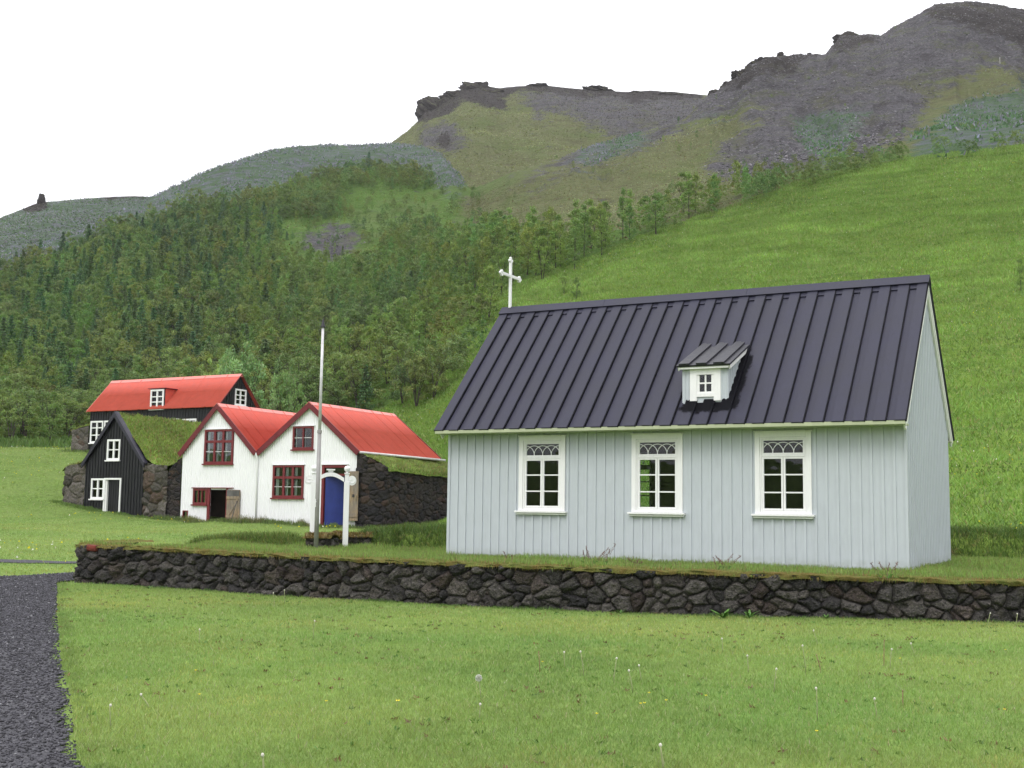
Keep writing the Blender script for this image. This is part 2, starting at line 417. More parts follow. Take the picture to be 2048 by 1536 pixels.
R_forest = raster([[(-700,540),(0,512),(150,500),(300,452),(400,420),(550,398),(640,352),(700,335),(800,318),(880,345),(870,385),(800,400),(700,430),(690,455),(600,470),(590,520),(680,530),(800,470),(900,400),(960,400),(900,450),(870,500),(960,505),(1060,490),(1200,440),(1300,420),(1420,395),(1560,352),(1650,335),(1800,312),(2048,292),(2820,262)]+EDGE[::-1]], 5, 6)
R_mead = raster([[*EDGE, (2820,1536), (850,1536), (850,1010), (690,1000), (500,1000), (-700,1400)]], 5, 6)
# ---- add relief
PX, PY = proj(GX, GY, ZG)
infr = (np.abs(azd) < .75)[:, None]
far = np.clip((Dd-60)/100, 0, 1)[None]*infr
rk = look(R_rock, PX, PY)*infr
ZG += far*(fbm(GX/14, GY/14, 5, 3)*2.2)*np.clip((Dd/260), .3, 1.3)[None]+rk*(np.abs(fbm(GX/9, GY/9, 5, 5))*9-1.8)*np.clip((Dd-150)/100, 0, 1)[None]
sm = look(R_scree, PX, PY)*infr*np.clip((Dd-110)/60, 0, 1)[None]; ZG -= sm*np.abs(fbm(azd[:, None]*62+Dd[None]/48., Dd[None]/50-azd[:, None]*14, 5, 44))*5.; ZG += infr*np.clip((Dd-120)/60, 0, 1)[None]*fbm(azd[:, None]*30+Dd[None]/60., Dd[None]/40+0*ZG, 4, 47)*3.5
ZG += np.clip((Dd-2)/10, 0, 1)[None]*np.clip((60-Dd)/20, 0, 1)[None]*fbm(GX/2.2, GY/2.2, 3, 8)*.05*np.clip(Dd/25, .4, 1)[None]
ZG += np.clip((Dd-38)/20, 0, 1)[None]*infr*(fbm(GX/3., GY/3., 3, 9)*.5)
# keep the crest of the slope where the photograph shows it
def crest_fix(az, GX, GY, ZZ, D, sky, lo, hi):
    tn = (ZZ-CZ)/D; m = D[0] > 120 if D.ndim > 1 else D > 120
    act = tn[:, m].max(1); a = np.clip(az, sky[0, 0], sky[-1, 0]); want = np.interp(a, sky[:, 0], (sky[:, 2]-CZ)/sky[:, 1])
    dl = np.where((np.abs(az) < .62), want-act, 0); k = np.hanning(17); k /= k.sum(); dl = np.convolve(dl, k, 'same')
    w = np.clip((D-lo)/(hi-lo), 0, 1); w = w*w*(3-2*w)
    return ZZ+dl[:, None]*w*D
ZG = crest_fix(azd, GX, GY, ZG, np.repeat(Dd[None], len(azd), 0), kaz[5], 110, 260)
def G(x, y):
    x = np.asarray(x, float); y = np.asarray(y, float)
    a = np.arctan2(x, y); d = np.hypot(x, y)
    i = np.clip(np.searchsorted(azd, a)-1, 0, len(azd)-2); j = np.clip(np.searchsorted(Dd, d)-1, 0, len(Dd)-2)
    fa = np.clip((a-azd[i])/(azd[i+1]-azd[i]), 0, 1); fd = np.clip((d-Dd[j])/(Dd[j+1]-Dd[j]), 0, 1)
    return (ZG[i,j]*(1-fa)+ZG[i+1,j]*fa)*(1-fd)+(ZG[i,j+1]*(1-fa)+ZG[i+1,j+1]*fa)*fd

def mat_terrain(name, lawn=True):
    t = NT(name); p = t.pos()
    a = t.sep(t.attr('RegA')); b = t.sep(t.attr('RegB'))
    st = t.scalev(p, (.55, .55, 2.6)); st2 = t.scalev(p, (.9, .9, 5.))
    nb = t.noise(.9, 5, .65, st); nf = t.noise(2.2, 6, .7, st2); nl = t.noise(.05, 4, .6, p); nm = t.noise(.35, 5, .6, p); nh = t.noise(7., 5, .7, p); nc = t.noise(.22, 7, .72, t.scalev(p, (.7,.5,2.2)))
    # mown lawn
    lg = t.mix(t.ramp(nm, .35, .68), (.140,.220,.054), (.180,.252,.072))
    lg = t.mix(t.ramp(t.noise(1.7, 5, .65, p), .5, .75, 0, .6), lg, (.150,.250,.045))
    lg = t.mix(t.ramp(nh, .3, .7), t.mix(1., lg, (.7,.7,.7), 'MULTIPLY'), t.mix(1., lg, (1.15,1.15,1.1), 'MULTIPLY'))
    # meadow
    mg = t.mix(t.ramp(nl, .4, .6), (.110,.205,.026), (.145,.230,.038))
    mg = t.mix(t.ramp(nb, .45, .7, 0, .8), mg, (.070,.155,.020))
    mg = t.mix(t.ramp(nf, .5, .72, 0, .75), mg, (.195,.235,.065))
    # forest floor
    fg = t.mix(t.ramp(nb, .35, .7), (.080,.155,.030), (.115,.195,.040))
    # yellow moss slopes
    ym = t.mix(t.ramp(nb, .35, .7), (.115,.140,.054), (.168,.180,.085))
    ym = t.mix(t.ramp(nf, .48, .7, 0, .8), ym, (.115,.085,.050))
    ym = t.mix(t.ramp(nl, .5, .66, 0, .6), ym, (.105,.150,.040))
    # scree
    vc = t.sep(t.voro(2.6, p, out='Color')); 
    sc = t.mix(vc[0], (.075,.072,.080), (.140,.134,.145))
    sc = t.mix(t.ramp(vc[1], .95, .98), sc, (.19,.185,.20))
    sc = t.mix(t.ramp(t.noise(.5, 6, .75, st), .5, .7, 0, .8), sc, (.055,.050,.056))
    sc = t.mix(t.ramp(t.noise(.11, 6, .7, t.scalev(p, (1, .5, 1))), .52, .66, 0, .7), sc, (.110,.115,.055))
    # lupine: blue-grey flowers over green
    lu = t.mix(t.ramp(t.noise(.30, 6, .7, t.scalev(p, (1, 1, 2.5))), .42, .62), (.085,.140,.068), (.155,.160,.195))
    lu = t.mix(t.ramp(nf, .45, .7, 0, .6), lu, (.065,.110,.062))
    lu = t.mix(t.ramp(nc, .5, .62, 0, .8), lu, (.075,.125,.060)); lu = t.mix(t.ramp(nc, .44, .34, 0, .7), lu, (.10,.095,.10))
    ym = t.mix(t.ramp(nc, .47, .36, 0, .7), ym, (.105,.095,.055)); ym = t.mix(t.ramp(nc, .55, .66, 0, .6), ym, (.13,.165,.06))
    sc = t.mix(t.ramp(nc, .47, .37, 0, .75), sc, (.055,.050,.052)); sc = t.mix(t.ramp(nc, .55, .66, 0, .8), sc, (.115,.135,.062))
    rkc = t.mix(t.ramp(nb, .3, .7), (.028,.025,.026), (.070,.062,.058))
    rkc = t.mix(t.ramp(nl, .55, .7, 0, .5), rkc, (.10,.10,.05))
    nz = t.math('MULTIPLY', t.math('SUBTRACT', t.noise(.16, 8, .8, t.scalev(p, (1, .6, 1.6))), .5), 3.2)
    def th(m): return t.ramp(t.math('ADD', m, nz), .36, .64)
    xs_ = t.n('ShaderNodeSeparateXYZ'); t.l(p, xs_.inputs[0]); col = t.mix(t.ramp(xs_.outputs[0], -12, 8), t.mix(t.ramp(nc, .40, .60), fg, t.mix(.55, ym, fg)), ym)
    col = t.mix(th(b[1]), col, fg)
    col = t.mix(th(a[1]), col, ym)
    col = t.mix(th(a[0]), col, sc)
    col = t.mix(th(a[2]), col, lu)
    col = t.mix(t.ramp(t.math('ADD', b[2], nz), .35, .65), col, rkc)
    col = t.mix(t.ramp(b[0], .35, .65), col, mg)
    if lawn:
        d = t.n('ShaderNodeVectorMath', operation='LENGTH'); t.l(t.scalev(p, (1, 1, 0)), d.inputs[0])
        x = t.n('ShaderNodeSeparateXYZ'); t.l(p, x.inputs[0])
        isl = t.math('MULTIPLY', t.ramp(a[0], .0, .2, 1., 1.), t.ramp(t.attr('Lawn'), .3, .7))
        col = t.mix(isl, col, lg)
    bn = t.bump(nf, .8, .35, t.bump(nb, .9, .9)) if False else None
    far = t.n('ShaderNodeVectorMath', operation='LENGTH'); t.l(p, far.inputs[0])
    k = t.ramp(far.outputs['Value'], 30, 120, .03, 1.)
    h = t.math('MULTIPLY', k, t.math('ADD', t.math('MULTIPLY', nc, 4.), t.math('ADD', t.math('MULTIPLY', nb, 1.1), t.math('MULTIPLY', nf, .6))))
    h = t.math('ADD', h, t.math('MULTIPLY', nh, .02))
    t.bsdf(col, .95, .08, t.bump(h, .9, 1.)); return t.m
M['terrain'] = mat_terrain('terrain_ground')

def sheet(name, X, Y, Z, A, B, L, label, cat):
    n, m = X.shape
    idx = np.arange(n*m).reshape(n, m)
    q = np.stack([idx[:-1, :-1], idx[:-1, 1:], idx[1:, 1:], idx[1:, :-1]], -1).reshape(-1, 4)
    o = npmesh(name, np.stack([X, Y, Z], -1).reshape(-1, 3), q, M['terrain'], smooth=True,
               attrs={'RegA': A.reshape(-1, 3), 'RegB': B.reshape(-1, 3), 'Lawn': np.repeat(L.reshape(-1, 1), 3, 1)})
    return tag(o, label, cat, kind='structure')

PX, PY = proj(GX, GY, ZG)
bk = ~((np.abs(azd) < 1.2)[:, None] & (GY > .5))
Am = np.stack([look(R_scree, PX, PY), look(R_moss, PX, PY), look(R_lup, PX, PY)], -1)
Bm = np.stack([look(R_mead, PX, PY), look(R_forest, PX, PY), look(R_rock, PX, PY)], -1)
Lm = np.where((Dd[None] < 62)*np.ones_like(GX) > 0, 1., 0.)
# the open lawn runs up to the forest on the left; the meadow hill starts at the foot of the slope on the right
lw = np.clip((46-Dd)/4, 0, 1)[None]*np.ones_like(GX)
lw = np.maximum(lw, np.clip((-4.-GX)/3., 0, 1)*np.clip((66-Dd)/6, 0, 1)[None])
lw = np.maximum(lw, np.clip((-12.-GX)/3., 0, 1)*np.clip((101-Dd)/5, 0, 1)[None])
lw = np.where(bk, 1., lw); Am[bk] = 0; Bm[bk] = 0
lw *= 1-np.clip((GX-9)/2, 0, 1)*np.clip((Dd-37)/2, 0, 1)[None]
ground = sheet('ground', GX, GY, ZG, Am, Bm, lw, 'green lawn rising into grassy and stony hillside behind the houses', 'ground')

# ------------------------------------------------------------------ blades, leaves
def blades(P, h, w, col, lean=.35, yaw=None, rg=rng):
    """one tapered quad per blade; P roots (N,3)"""
    n = len(P); a = rg.random(n)*2*math.pi if yaw is None else yaw
    dx, dy = np.cos(a)*w*.5, np.sin(a)*w*.5
    la = rg.random(n)*2*math.pi; l = h*lean*rg.random(n)
    tx, ty = P[:, 0]+np.cos(la)*l, P[:, 1]+np.sin(la)*l; tz = P[:, 2]+h
    V = np.empty((n, 4, 3))
    V[:, 0] = P-np.stack([dx, dy, 0*dx], -1); V[:, 1] = P+np.stack([dx, dy, 0*dx], -1)
    V[:, 2] = np.stack([tx+dx*.25, ty+dy*.25, tz], -1); V[:, 3] = np.stack([tx-dx*.25, ty-dy*.25, tz], -1)
    C = np.repeat(col[:, None], 4, 1)
    return V.reshape(-1, 3), np.arange(4*n).reshape(n, 4), C.reshape(-1, 3)

def merge(parts):
    V = []; Fs = []; C = []; b = 0
    for v, f, c in parts: V.append(v); Fs.append(f+b); C.append(c); b += len(v)
    return np.concatenate(V), np.concatenate(Fs), np.concatenate(C)

def tint(n, base, var=.2, hue=.12, rg=rng):
    k = 1+(rg.random((n, 1))-.5)*2*var; h = 1+(rg.random((n, 3))-.5)*2*hue*np.array([1, .4, .8])
    return np.array(base)[None]*k*h

def far_sheet(name, sky, ybot, Db, Ds, label, scree, rough):
    ax = np.radians(np.arange(-38, 38, .06)); s = np.array([(az_of(x, y), zrow(x, y, Ds)) for x, y in sky])
    rows = np.concatenate([np.linspace(0, 1, 110), [1.04, 1.12, 1.5, 2.2]])
    zs = np.interp(ax, s[:, 0], s[:, 1]); m = (ax > s[0, 0]) & (ax < s[-1, 0]); ax = ax[m]; zs = zs[m]
    zb = float(at(1024, ybot, Db)[2])
    t = rows[None]; D = Db+(Ds-Db)*t+0*ax[:, None]
    tt = np.clip(t, 0, 1)
    Z = zb+(zs[:, None]-zb)*(tt**.92)-np.clip(t-1, 0, 3)*90
    X = np.sin(ax)[:, None]*D; Y = np.cos(ax)[:, None]*D
    Z += fbm(X/22, Y/22, 5, 21)*5.*np.sin(np.clip(t, 0, 1)*math.pi)*rough+fbm(X/9, Y/9, 4, 25)*1.6*(t > .05)-np.abs(fbm(ax[:, None]*70+D/70, D/45, 5, 27))*5*rough*np.sin(np.clip(t, 0, 1)*math.pi)
    sk_ = np.array([(a_, Ds, z_) for a_, z_ in s]); Z = crest_fix(ax, X, Y, Z, D, sk_, Db*.95, Ds*.95)
    px, py = proj(X, Y, Z)
    A = np.stack([look(scree, px, py), .9*np.ones_like(X), look(R_lup, px, py)*(name != 'mountain')], -1)
    B = np.zeros(X.shape+(3,)); B[..., 2] = look(RK_peak, px, py)
    n = 70000; i = rng.integers(0, X.shape[0], n); j = rng.integers(0, 108, n); P = np.stack([X[i, j], Y[i, j], Z[i, j]], -1)+rng.normal(0, .25, (n, 3))*np.array([1, 1, 0])
    lum, sm, rm = A[i, j, 2], A[i, j, 0], B[i, j, 2]; u = rng.random(n)
    c = tint(n, (.195,.212,.098), .35)*(1+fbm(P[:, 0]/18, P[:, 1]/18, 4, 29)[:, None]*1.3)
    k_ = sm > .5*u+.2; c[k_] = tint(k_.sum(), (.11,.105,.11), .5); k_ = lum > .5; c[k_] = np.where((u[k_] < .42)[:, None], tint(k_.sum(), (.20,.195,.265), .3), tint(k_.sum(), (.085,.145,.070), .4))*(1+fbm(P[k_, 0]/14, P[k_, 1]/14, 4, 28)[:, None]*1.2)
    k_ = rm > .5; c[k_] = tint(k_.sum(), (.06,.054,.05), .5)
    v_, f_, c_ = blades(P, .12+.22*rng.random(n), .25+.35*rng.random(n), c, 2.2)
    tag(npmesh('far_tussocks', v_, f_, M['blade'], col=c_), 'low tufts and flowers over the '+label, 'tussocks', kind='stuff')
    return sheet(name, X, Y, Z, A, B, np.zeros_like(X), label, 'hill')
RK_peak = raster([[(825,250),(835,200),(930,150),(1010,160),(1100,150),(1280,160),(1420,172),(1420,200),(1290,205),(1200,198),(1130,192),(1040,186),(1000,205),(1030,225),(980,225),(930,205),(900,235),(850,250)], [(870,290),(905,262),(900,300)], [(40,430),(60,395),(110,395),(95,430)], [(195,388),(330,380),(330,402),(200,402)]], 3, 6)
far_sheet('mountain', [(640,330),(700,310),(780,287),(815,262),(835,243),(850,222),(885,205),(925,178),(960,171),(1000,176),(1040,172),(1100,172),(1150,177),(1200,181),(1260,184),(1300,181),(1350,184),(1410,190),(1500,205),(1600,240),(1800,330)], 455, 320, 500, 'mossy mountain top with rocky crest between the two nearer slopes', R_scree_peak, 1.)
far_sheet('hill', [(-700,520),(-100,468),(0,436),(40,420),(70,408),(92,404),(150,399),(200,395),(260,392),(310,394),(420,420),(520,470)], 600, 270, 420, 'far left hill covered with blue lupines under the white sky', R_rock*0, .5)

def inpoly(x, y, poly):
    ins = np.zeros(x.shape, bool); n = len(poly)
    for i in range(n):
        x1, y1 = poly[i]; x2, y2 = poly[(i+1) % n]
        if y1 == y2: continue
        ins ^= ((y1 > y) != (y2 > y)) & (x < (x2-x1)*(y-y1)/(y2-y1)+x1)
    return ins

# ------------------------------------------------------------------ path, wall line, churchyard
WALL = np.array([(-8.3,26.6),(-8.84,25.6),(-8.82,24.46),(-7.11,23.60),(-5.51,22.45),(-3.7,21.3),(-1.84,20.30),(.26,19.47),(2.22,18.90),(4.1,18.58),(5.99,18.36),(7.8,18.17),(10.5,18.1),(14,18.6),(18,20.2)])
WTOP = np.array([.79,.78,.77,.75,.74,.72,.71,.695,.68,.655,.63,.615,.60,.59,.59])
_s = np.concatenate([[0], np.cumsum(np.hypot(*np.diff(WALL, axis=0).T))])
def wall_at(s):
    def cr(v):   # smooth Catmull-like interpolation
        return pchip(_s, v, s)
    return cr(WALL[:, 0]), cr(WALL[:, 1]), np.interp(s, _s, WTOP)
WL = _s[-1]
PATH = [(-1.2,2),(-1.85,5.4),(-2.45,7.2),(-2.65,7.5),(-3.6,9.95),(-4.45,12),(-5.3,14.2),(-6.4,17),(-7.5,19.9),(-8.6,22.8),(-9.1,24.1),(-8.9,25.2),(-8.4,27.5),(-9.9,27.1),(-10.5,25.8),(-11.2,25.0),(-13,24.5),(-16,23.9),(-24,22),(-24,16),(-13.5,16),(-10.5,10),(-8,5),(-7,2)]
BERM = np.array([(-7.9,29.6),(-7.0,29.2),(-6.2,28.8),(-5.5,28.5),(-4.95,28.2)]); BERM2 = np.array([(-3.9,29.3),(-2.6,29.3),(-1.2,31.2),(.6,32.6),(5,31.8),(9,29.6),(11.3,28.2),(14.5,27.0),(20,26.0)])
yard = [tuple(p) for p in WALL]+[(21,24),(20,26.2),(14.5,27.2),(11.3,28.4),(9,29.8),(5,32.),(.6,32.8),(-1.2,31.4),(-2.6,29.5),(-5,28.9),(-7.4,29.3),(-9.3,28.3)]
def yz(x, y):
    """churchyard surface inside the wall"""
    z = .60+.0*x
    z = z+np.clip((-1.5-x)/6, 0, 1)*.10
    z = z+np.clip((y-27.2)/2., 0, 1)*np.clip((-2.5-x)/1., 0, 1)*.05
    # follow the top of the wall close to it
    d = np.full(np.shape(x), 99.); zt = np.zeros(np.shape(x))
    for i in range(2, len(WALL)-1):
        ax, ay = WALL[i]; bx, by = WALL[i+1]; L2 = (bx-ax)**2+(by-ay)**2
        t = np.clip(((x-ax)*(bx-ax)+(y-ay)*(by-ay))/L2, 0, 1)
        dd = np.hypot(x-ax-t*(bx-ax), y-ay-t*(by-ay)); m = dd < d
        d = np.where(m, dd, d); zt = np.where(m, WTOP[i]*(1-t)+WTOP[i+1]*t, zt)
    w = np.clip(1-d/2.2, 0, 1); w = w*w*(3-2*w)
    zz = z*(1-w)+(zt+.01)*w+fbm(x/1.3, y/1.3, 3, 31)*.05*np.clip(d, 0, 1)
    f = np.clip((x+9.1)/2.2, 0, 1); f = f*f*(3-2*f); f = np.where(d < .35, 1, f)
    return zz*f+(G(x, y)+.01)*(1-f)
gx, gy = np.meshgrid(np.arange(-10, 22.2, .2), np.arange(17.8, 37, .2), indexing='ij')
ins = inpoly(gx, gy, yard)
zz = np.where(ins, yz(gx, gy), np.nan)
idx = np.arange(gx.size).reshape(gx.shape)
cell = ins[:-1, :-1] & ins[1:, :-1] & ins[1:, 1:] & ins[:-1, 1:]
q = np.stack([idx[:-1, :-1], idx[1:, :-1], idx[1:, 1:], idx[:-1, 1:]], -1)[cell]
Vy = np.stack([gx, gy, np.nan_to_num(zz, nan=0.)], -1).reshape(-1, 3)
used, inv = np.unique(q.ravel(), return_inverse=True)
yo = npmesh('churchyard_ground', Vy[used], inv.reshape(-1, 4), M['terrain'], smooth=True,
            attrs={'RegA': np.zeros((len(used), 3)), 'RegB': np.tile([0., 0, 0], (len(used), 1)), 'Lawn': np.ones((len(used), 3))})
tag(yo, 'raised rough grass of the churchyard behind the stone wall', 'ground', kind='structure')

def grid_poly(poly, step, zf, jit=.04):
    P = np.array(poly); gx, gy = np.meshgrid(np.arange(P[:,0].min(), P[:,0].max()+step, step), np.arange(P[:,1].min(), P[:,1].max()+step, step), indexing='ij')
    ins = inpoly(gx+fbm(gx*2, gy*2, 3, 4)*jit*4, gy+fbm(gx*2, gy*2, 3, 6)*jit*4, poly)
    idx = np.arange(gx.size).reshape(gx.shape); cell = ins[:-1, :-1] & ins[1:, :-1] & ins[1:, 1:] & ins[:-1, 1:]
    q = np.stack([idx[:-1, :-1], idx[1:, :-1], idx[1:, 1:], idx[:-1, 1:]], -1)[cell]
    u, inv = np.unique(q.ravel(), return_inverse=True); x = gx.ravel()[u]; y = gy.ravel()[u]
    return np.stack([x, y, zf(x, y)], -1), inv.reshape(-1, 4)
v, f = grid_poly(PATH, .07, lambda x, y: G(x, y)+.02)
tag(npmesh('gravel_path', v, f, M['gravel'], smooth=True), 'dark grey gravel path curving past the end of the stone wall', 'path', kind='structure')
STRIP = [(-22,33.4),(-13.6,31.2),(-10.5,31.2),(-8.6,31.1),(-8.6,30.4),(-10.8,30.3),(-13.6,30.1),(-22,31.6)]
v, f = grid_poly(STRIP, .1, lambda x, y: G(x, y)+.02)
tag(npmesh('gravel_path', v, f, M['gravel'], smooth=True), 'narrow strip of gravel path seen edge-on across the lawn left of the wall', 'path', kind='structure')

# loose stones on the path
n = 270000
x = rng.uniform(-15, -1.5, n); y = 5.2+rng.random(n)**1.5*22
m = inpoly(x, y, PATH); x = x[m]; y = y[m]; n = len(x)
r = (.0035+rng.random(n)**2*.0055)*(1+y/12.)
O = np.array([(1,0,0),(-1,0,0),(0,1,0),(0,-1,0),(0,0,1),(0,0,-1)], float); OF = np.array([(0,2,4),(2,1,4),(1,3,4),(3,0,4),(2,0,5),(1,2,5),(3,1,5),(0,3,5)])
V = O[None]*(r[:, None, None]*(.6+.8*rng.random((n, 6, 1))))*np.array([1, 1, .7])
V = V+np.stack([x, y, G(x, y)+.02+r*.3], -1)[:, None]
c = np.array([.046,.045,.053])[None]*(.35+1.5*rng.random((n, 1))**1.5); c[rng.random(n) < .02] = (.2,.2,.21)
tag(npmesh('path_gravel', V.reshape(-1, 3), (OF[None]+6*np.arange(n)[:, None, None]).reshape(-1, 3), M['pebble'], col=np.repeat(c, 6, 0)),
    'loose dark gravel stones covering the path', 'gravel', kind='stuff')

# ------------------------------------------------------------------ stone faces (each wall face one mesh: stones are surface pattern)
def stone_grid(xy, nrm, zb, zt, du, cell, depth, seed, rnd=.9, flat=1.):
    """xy(n,2) base line, nrm(n,2) outward, zb/zt(n); returns V,F,col of a relief of fitted stones"""
    n = len(xy); s = np.concatenate([[0], np.cumsum(np.hypot(*np.diff(xy, axis=0).T))])
    H = (zt-zb).max(); m = max(4, int(H/du))
    t = np.linspace(0, 1, m)
    S = s[:, None]+0*t[None]; Zr = zb[:, None]+(zt-zb)[:, None]*t[None]
    rg = np.random.default_rng(seed); cw, ch = cell
    nu, nv = int(s[-1]/cw)+6, int(H/ch)+6
    jx = rg.random((nu, nv))*rnd; jy = rg.random((nu, nv))*rnd; wt = rg.random((nu, nv))**1.3*.75
    ca = rg.random((nu, nv, 3)); off = rg.random((nu, nv))
    wx = S/cw+fbm(S*4, Zr*4, 3, seed)*.30+2; wy = (Zr-zb.min())/ch+fbm(S*4, Zr*4, 3, seed+5)*.30+2
    iu = np.floor(wx).astype(int); iv = np.floor(wy).astype(int)
    F1 = np.full(S.shape, 9.); F2 = np.full(S.shape, 9.); I = np.zeros(S.shape, int)
    for a in range(-2, 3):
        for b in range(-2, 3):
            u = np.clip(iu+a, 0, nu-1); v_ = np.clip(iv+b, 0, nv-1)
            d = np.hypot(u+jx[u, v_]-wx, v_+jy[u, v_]-wy)-wt[u, v_]
            k = u*nv+v_
            c1 = d < F1
            F2 = np.where(c1, np.where(I == k, F2, F1), np.where((d < F2) & (k != I), d, F2)); I = np.where(c1, k, I); F1 = np.where(c1, d, F1)
    e = np.clip((F2-F1)/.50, 0, 1); e = 1-(1-e)**2.6
    h = depth*(e*(.55+.6*off.ravel()[I])-.6)+(fbm(S*8, Zr*8, 4, seed+9)*.8+fbm(S*26, Zr*26, 3, seed+10)*.35)*depth*e*flat
    X = xy[:, 0][:, None]+nrm[:, 0][:, None]*h; Y = xy[:, 1][:, None]+nrm[:, 1][:, None]*h
    C = ca.reshape(-1, 3)[I]
    idx = np.arange(n*m).reshape(n, m)
    q = np.stack([idx[:-1, :-1], idx[1:, :-1], idx[1:, 1:], idx[:-1, 1:]], -1).reshape(-1, 4)
    return np.stack([X, Y, Zr], -1).reshape(-1, 3), q, C.reshape(-1, 3)

def ribbon(s0, s1, du, off=0.):
    s = np.arange(s0, s1, du); x, y, z = wall_at(s)
    tx = np.gradient(x, s); ty = np.gradient(y, s); L = np.hypot(tx, ty); nx, ny = ty/L, -tx/L
    return s, np.stack([x+nx*off, y+ny*off], -1), np.stack([nx, ny], -1), z
wall = empty('stone_wall', (0, 0, 0)); tag(wall, 'long low wall of dark lava stones topped with dry turf in front of the church', 'stone wall')
s, xy, nr, zt = ribbon(0, WL, .014)
zb = G(xy[:, 0], xy[:, 1])-.06
V, Fq, C = stone_grid(xy, nr, zb, zt-.008+fbm(s*1.5, s*0, 3, 2)*.05, .014, (.215, .17), .12, 5, rnd=1.05)
npmesh('stone_face', V, Fq, M['lava'], col=C, smooth=True, parent=wall)
# turf cap: an overhanging mat of dry moss
m = 12; s, xy, nr, zt = ribbon(0, WL, .03)
cap = []
for k in range(m):
    a = k/(m-1)
    out = .045-.02*a if a < .25 else .04-(a-.25)*.75
    z = zt-.022+.045*min(1, a/.35)
    nz = fbm(s*4, np.full_like(s, k*.35), 4, 15)
    oo = out+nz*(.14 if a < .6 else .02)
    cap.append(np.stack([xy[:, 0]+nr[:, 0]*oo, xy[:, 1]+nr[:, 1]*oo, z+fbm(s*3.2, np.full_like(s, k*.4), 5, 17)*.085-(.03 if k == 0 else 0)-(.03 if k == m-1 else 0)], -1))
cap = np.stack(cap, 1); idx = np.arange(cap.shape[0]*m).reshape(-1, m)
q = np.stack([idx[:-1, :-1], idx[1:, :-1], idx[1:, 1:], idx[:-1, 1:]], -1).reshape(-1, 4)
tc = npmesh('turf_cap', cap.reshape(-1, 3), q, M['moss'], smooth=True, parent=wall)
# fringe of roots and dry grass on the cap
n = 26000; ss = rng.random(n)*(WL-.1); i = np.clip(np.searchsorted(s, ss), 0, len(s)-1)
k = rng.random(n); out = .06-k*.30
P = np.stack([xy[i, 0]+nr[i, 0]*out, xy[i, 1]+nr[i, 1]*out, zt[i]-.02+.03*np.minimum(1, k*4)], -1)
P[:, :2] += rng.normal(0, .01, (n, 2))
hh = np.where(k < .22, -rng.random(n)*.07, .015+rng.random(n)*.035)
c = np.where((rng.random(n) < .25+.5*k)[:, None], tint(n, (.19,.25,.06), .3), tint(n, (.27,.20,.075), .35))
v1, f1, c1 = blades(P, hh, .006+rng.random(n)*.006, c, .6)
npmesh('dry_fringe', v1, f1, M['blade'], col=c1, parent=tc)
b = MB(); b.box(-.17,.17,-.10,.10,-.065,.065)
br = b.build('red_stone', M['brick'], wall, bevel=.05); x_, y_, z_ = at(188, 1097, 25.8); br.location = (-8.42, 24.14, .715); br.rotation_euler = (0,.05,-.5)
npb = MB(); npb.tube([(0,0,-.15),(0,0,.15)], .01)

# ------------------------------------------------------------------ berms round the churchyard
def berm(name, line, width, ztop, zbase, label, seed):
    L = np.concatenate([[0], np.cumsum(np.hypot(*np.diff(line, axis=0).T))]); s = np.arange(0, L[-1], .12)
    x = pchip(L, line[:, 0], s); y = pchip(L, line[:, 1], s); tx = np.gradient(x, s); ty = np.gradient(y, s); l = np.hypot(tx, ty); nx, ny = ty/l, -tx/l
    zt = np.interp(s, L, ztop); zb = np.interp(s, L, zbase)
    prof = [(-1.,0.),(-.8,.35),(-.62,.8),(-.4,1.),(0,1.04),(.4,1.),(.62,.8),(.8,.35),(1.,0.)]
    rows = []
    for o, h in prof:
        e = np.clip(np.minimum(s, L[-1]-s)/.35, 0, 1)**.5
        rows.append(np.stack([x+nx*o*width*.5, y+ny*o*width*.5, zb-.08+(zt-zb+.08)*h*e+fbm(s*1.2, np.full_like(s, o*2), 3, seed)*.12*h], -1))
    R = np.stack(rows, 1); idx = np.arange(R.shape[0]*len(prof)).reshape(-1, len(prof))
    q = np.stack([idx[:-1, :-1], idx[1:, :-1], idx[1:, 1:], idx[:-1, 1:]], -1).reshape(-1, 4)
    o = npmesh(name, R.reshape(-1, 3), q, M['turf'], smooth=True); tag(o, label, 'turf bank')
    # grass on it
    n = int(L[-1]*2200); a = rng.random(n)*(R.shape[0]-1.001); u = rng.random(n)*(len(prof)-1.001)
    i, j = a.astype(int), u.astype(int); fa, fu = (a-i)[:, None], (u-j)[:, None]
    P = (R[i, j]*(1-fa)+R[i+1, j]*fa)*(1-fu)+(R[i, j+1]*(1-fa)+R[i+1, j+1]*fa)*fu
    g = fbm(P[:, 0]/1.5, P[:, 1]/1.5, 3, 41)[:, None]
    c = tint(n, (.130,.195,.048) if seed < 52 else (.078,.135,.030), .35)*(1+g*.9); c[rng.random(n) < .12] *= (1.9,1.2,1.6)
    v1, f1, c1 = blades(P, .06+rng.random(n)*.13, .012+rng.random(n)*.010, c, 1.2)
    npmesh('bank_grass', v1, f1, M['blade'], col=c1, parent=o)
    return o
berm('turf_bank', BERM, 1.2, [.66,.78,.84,.86,.86], [.45,.5,.6,.64,.66], 'low grassy bank left of the white gate', 51)
berm('turf_bank', BERM2, 1.7, [.95,1.04,1.08,1.15,1.18,1.2,1.2,1.2,1.2], [.62,.62,.62,.62,.62,.61,.6,.58,.58], 'dark grassy turf bank running behind the church', 52)

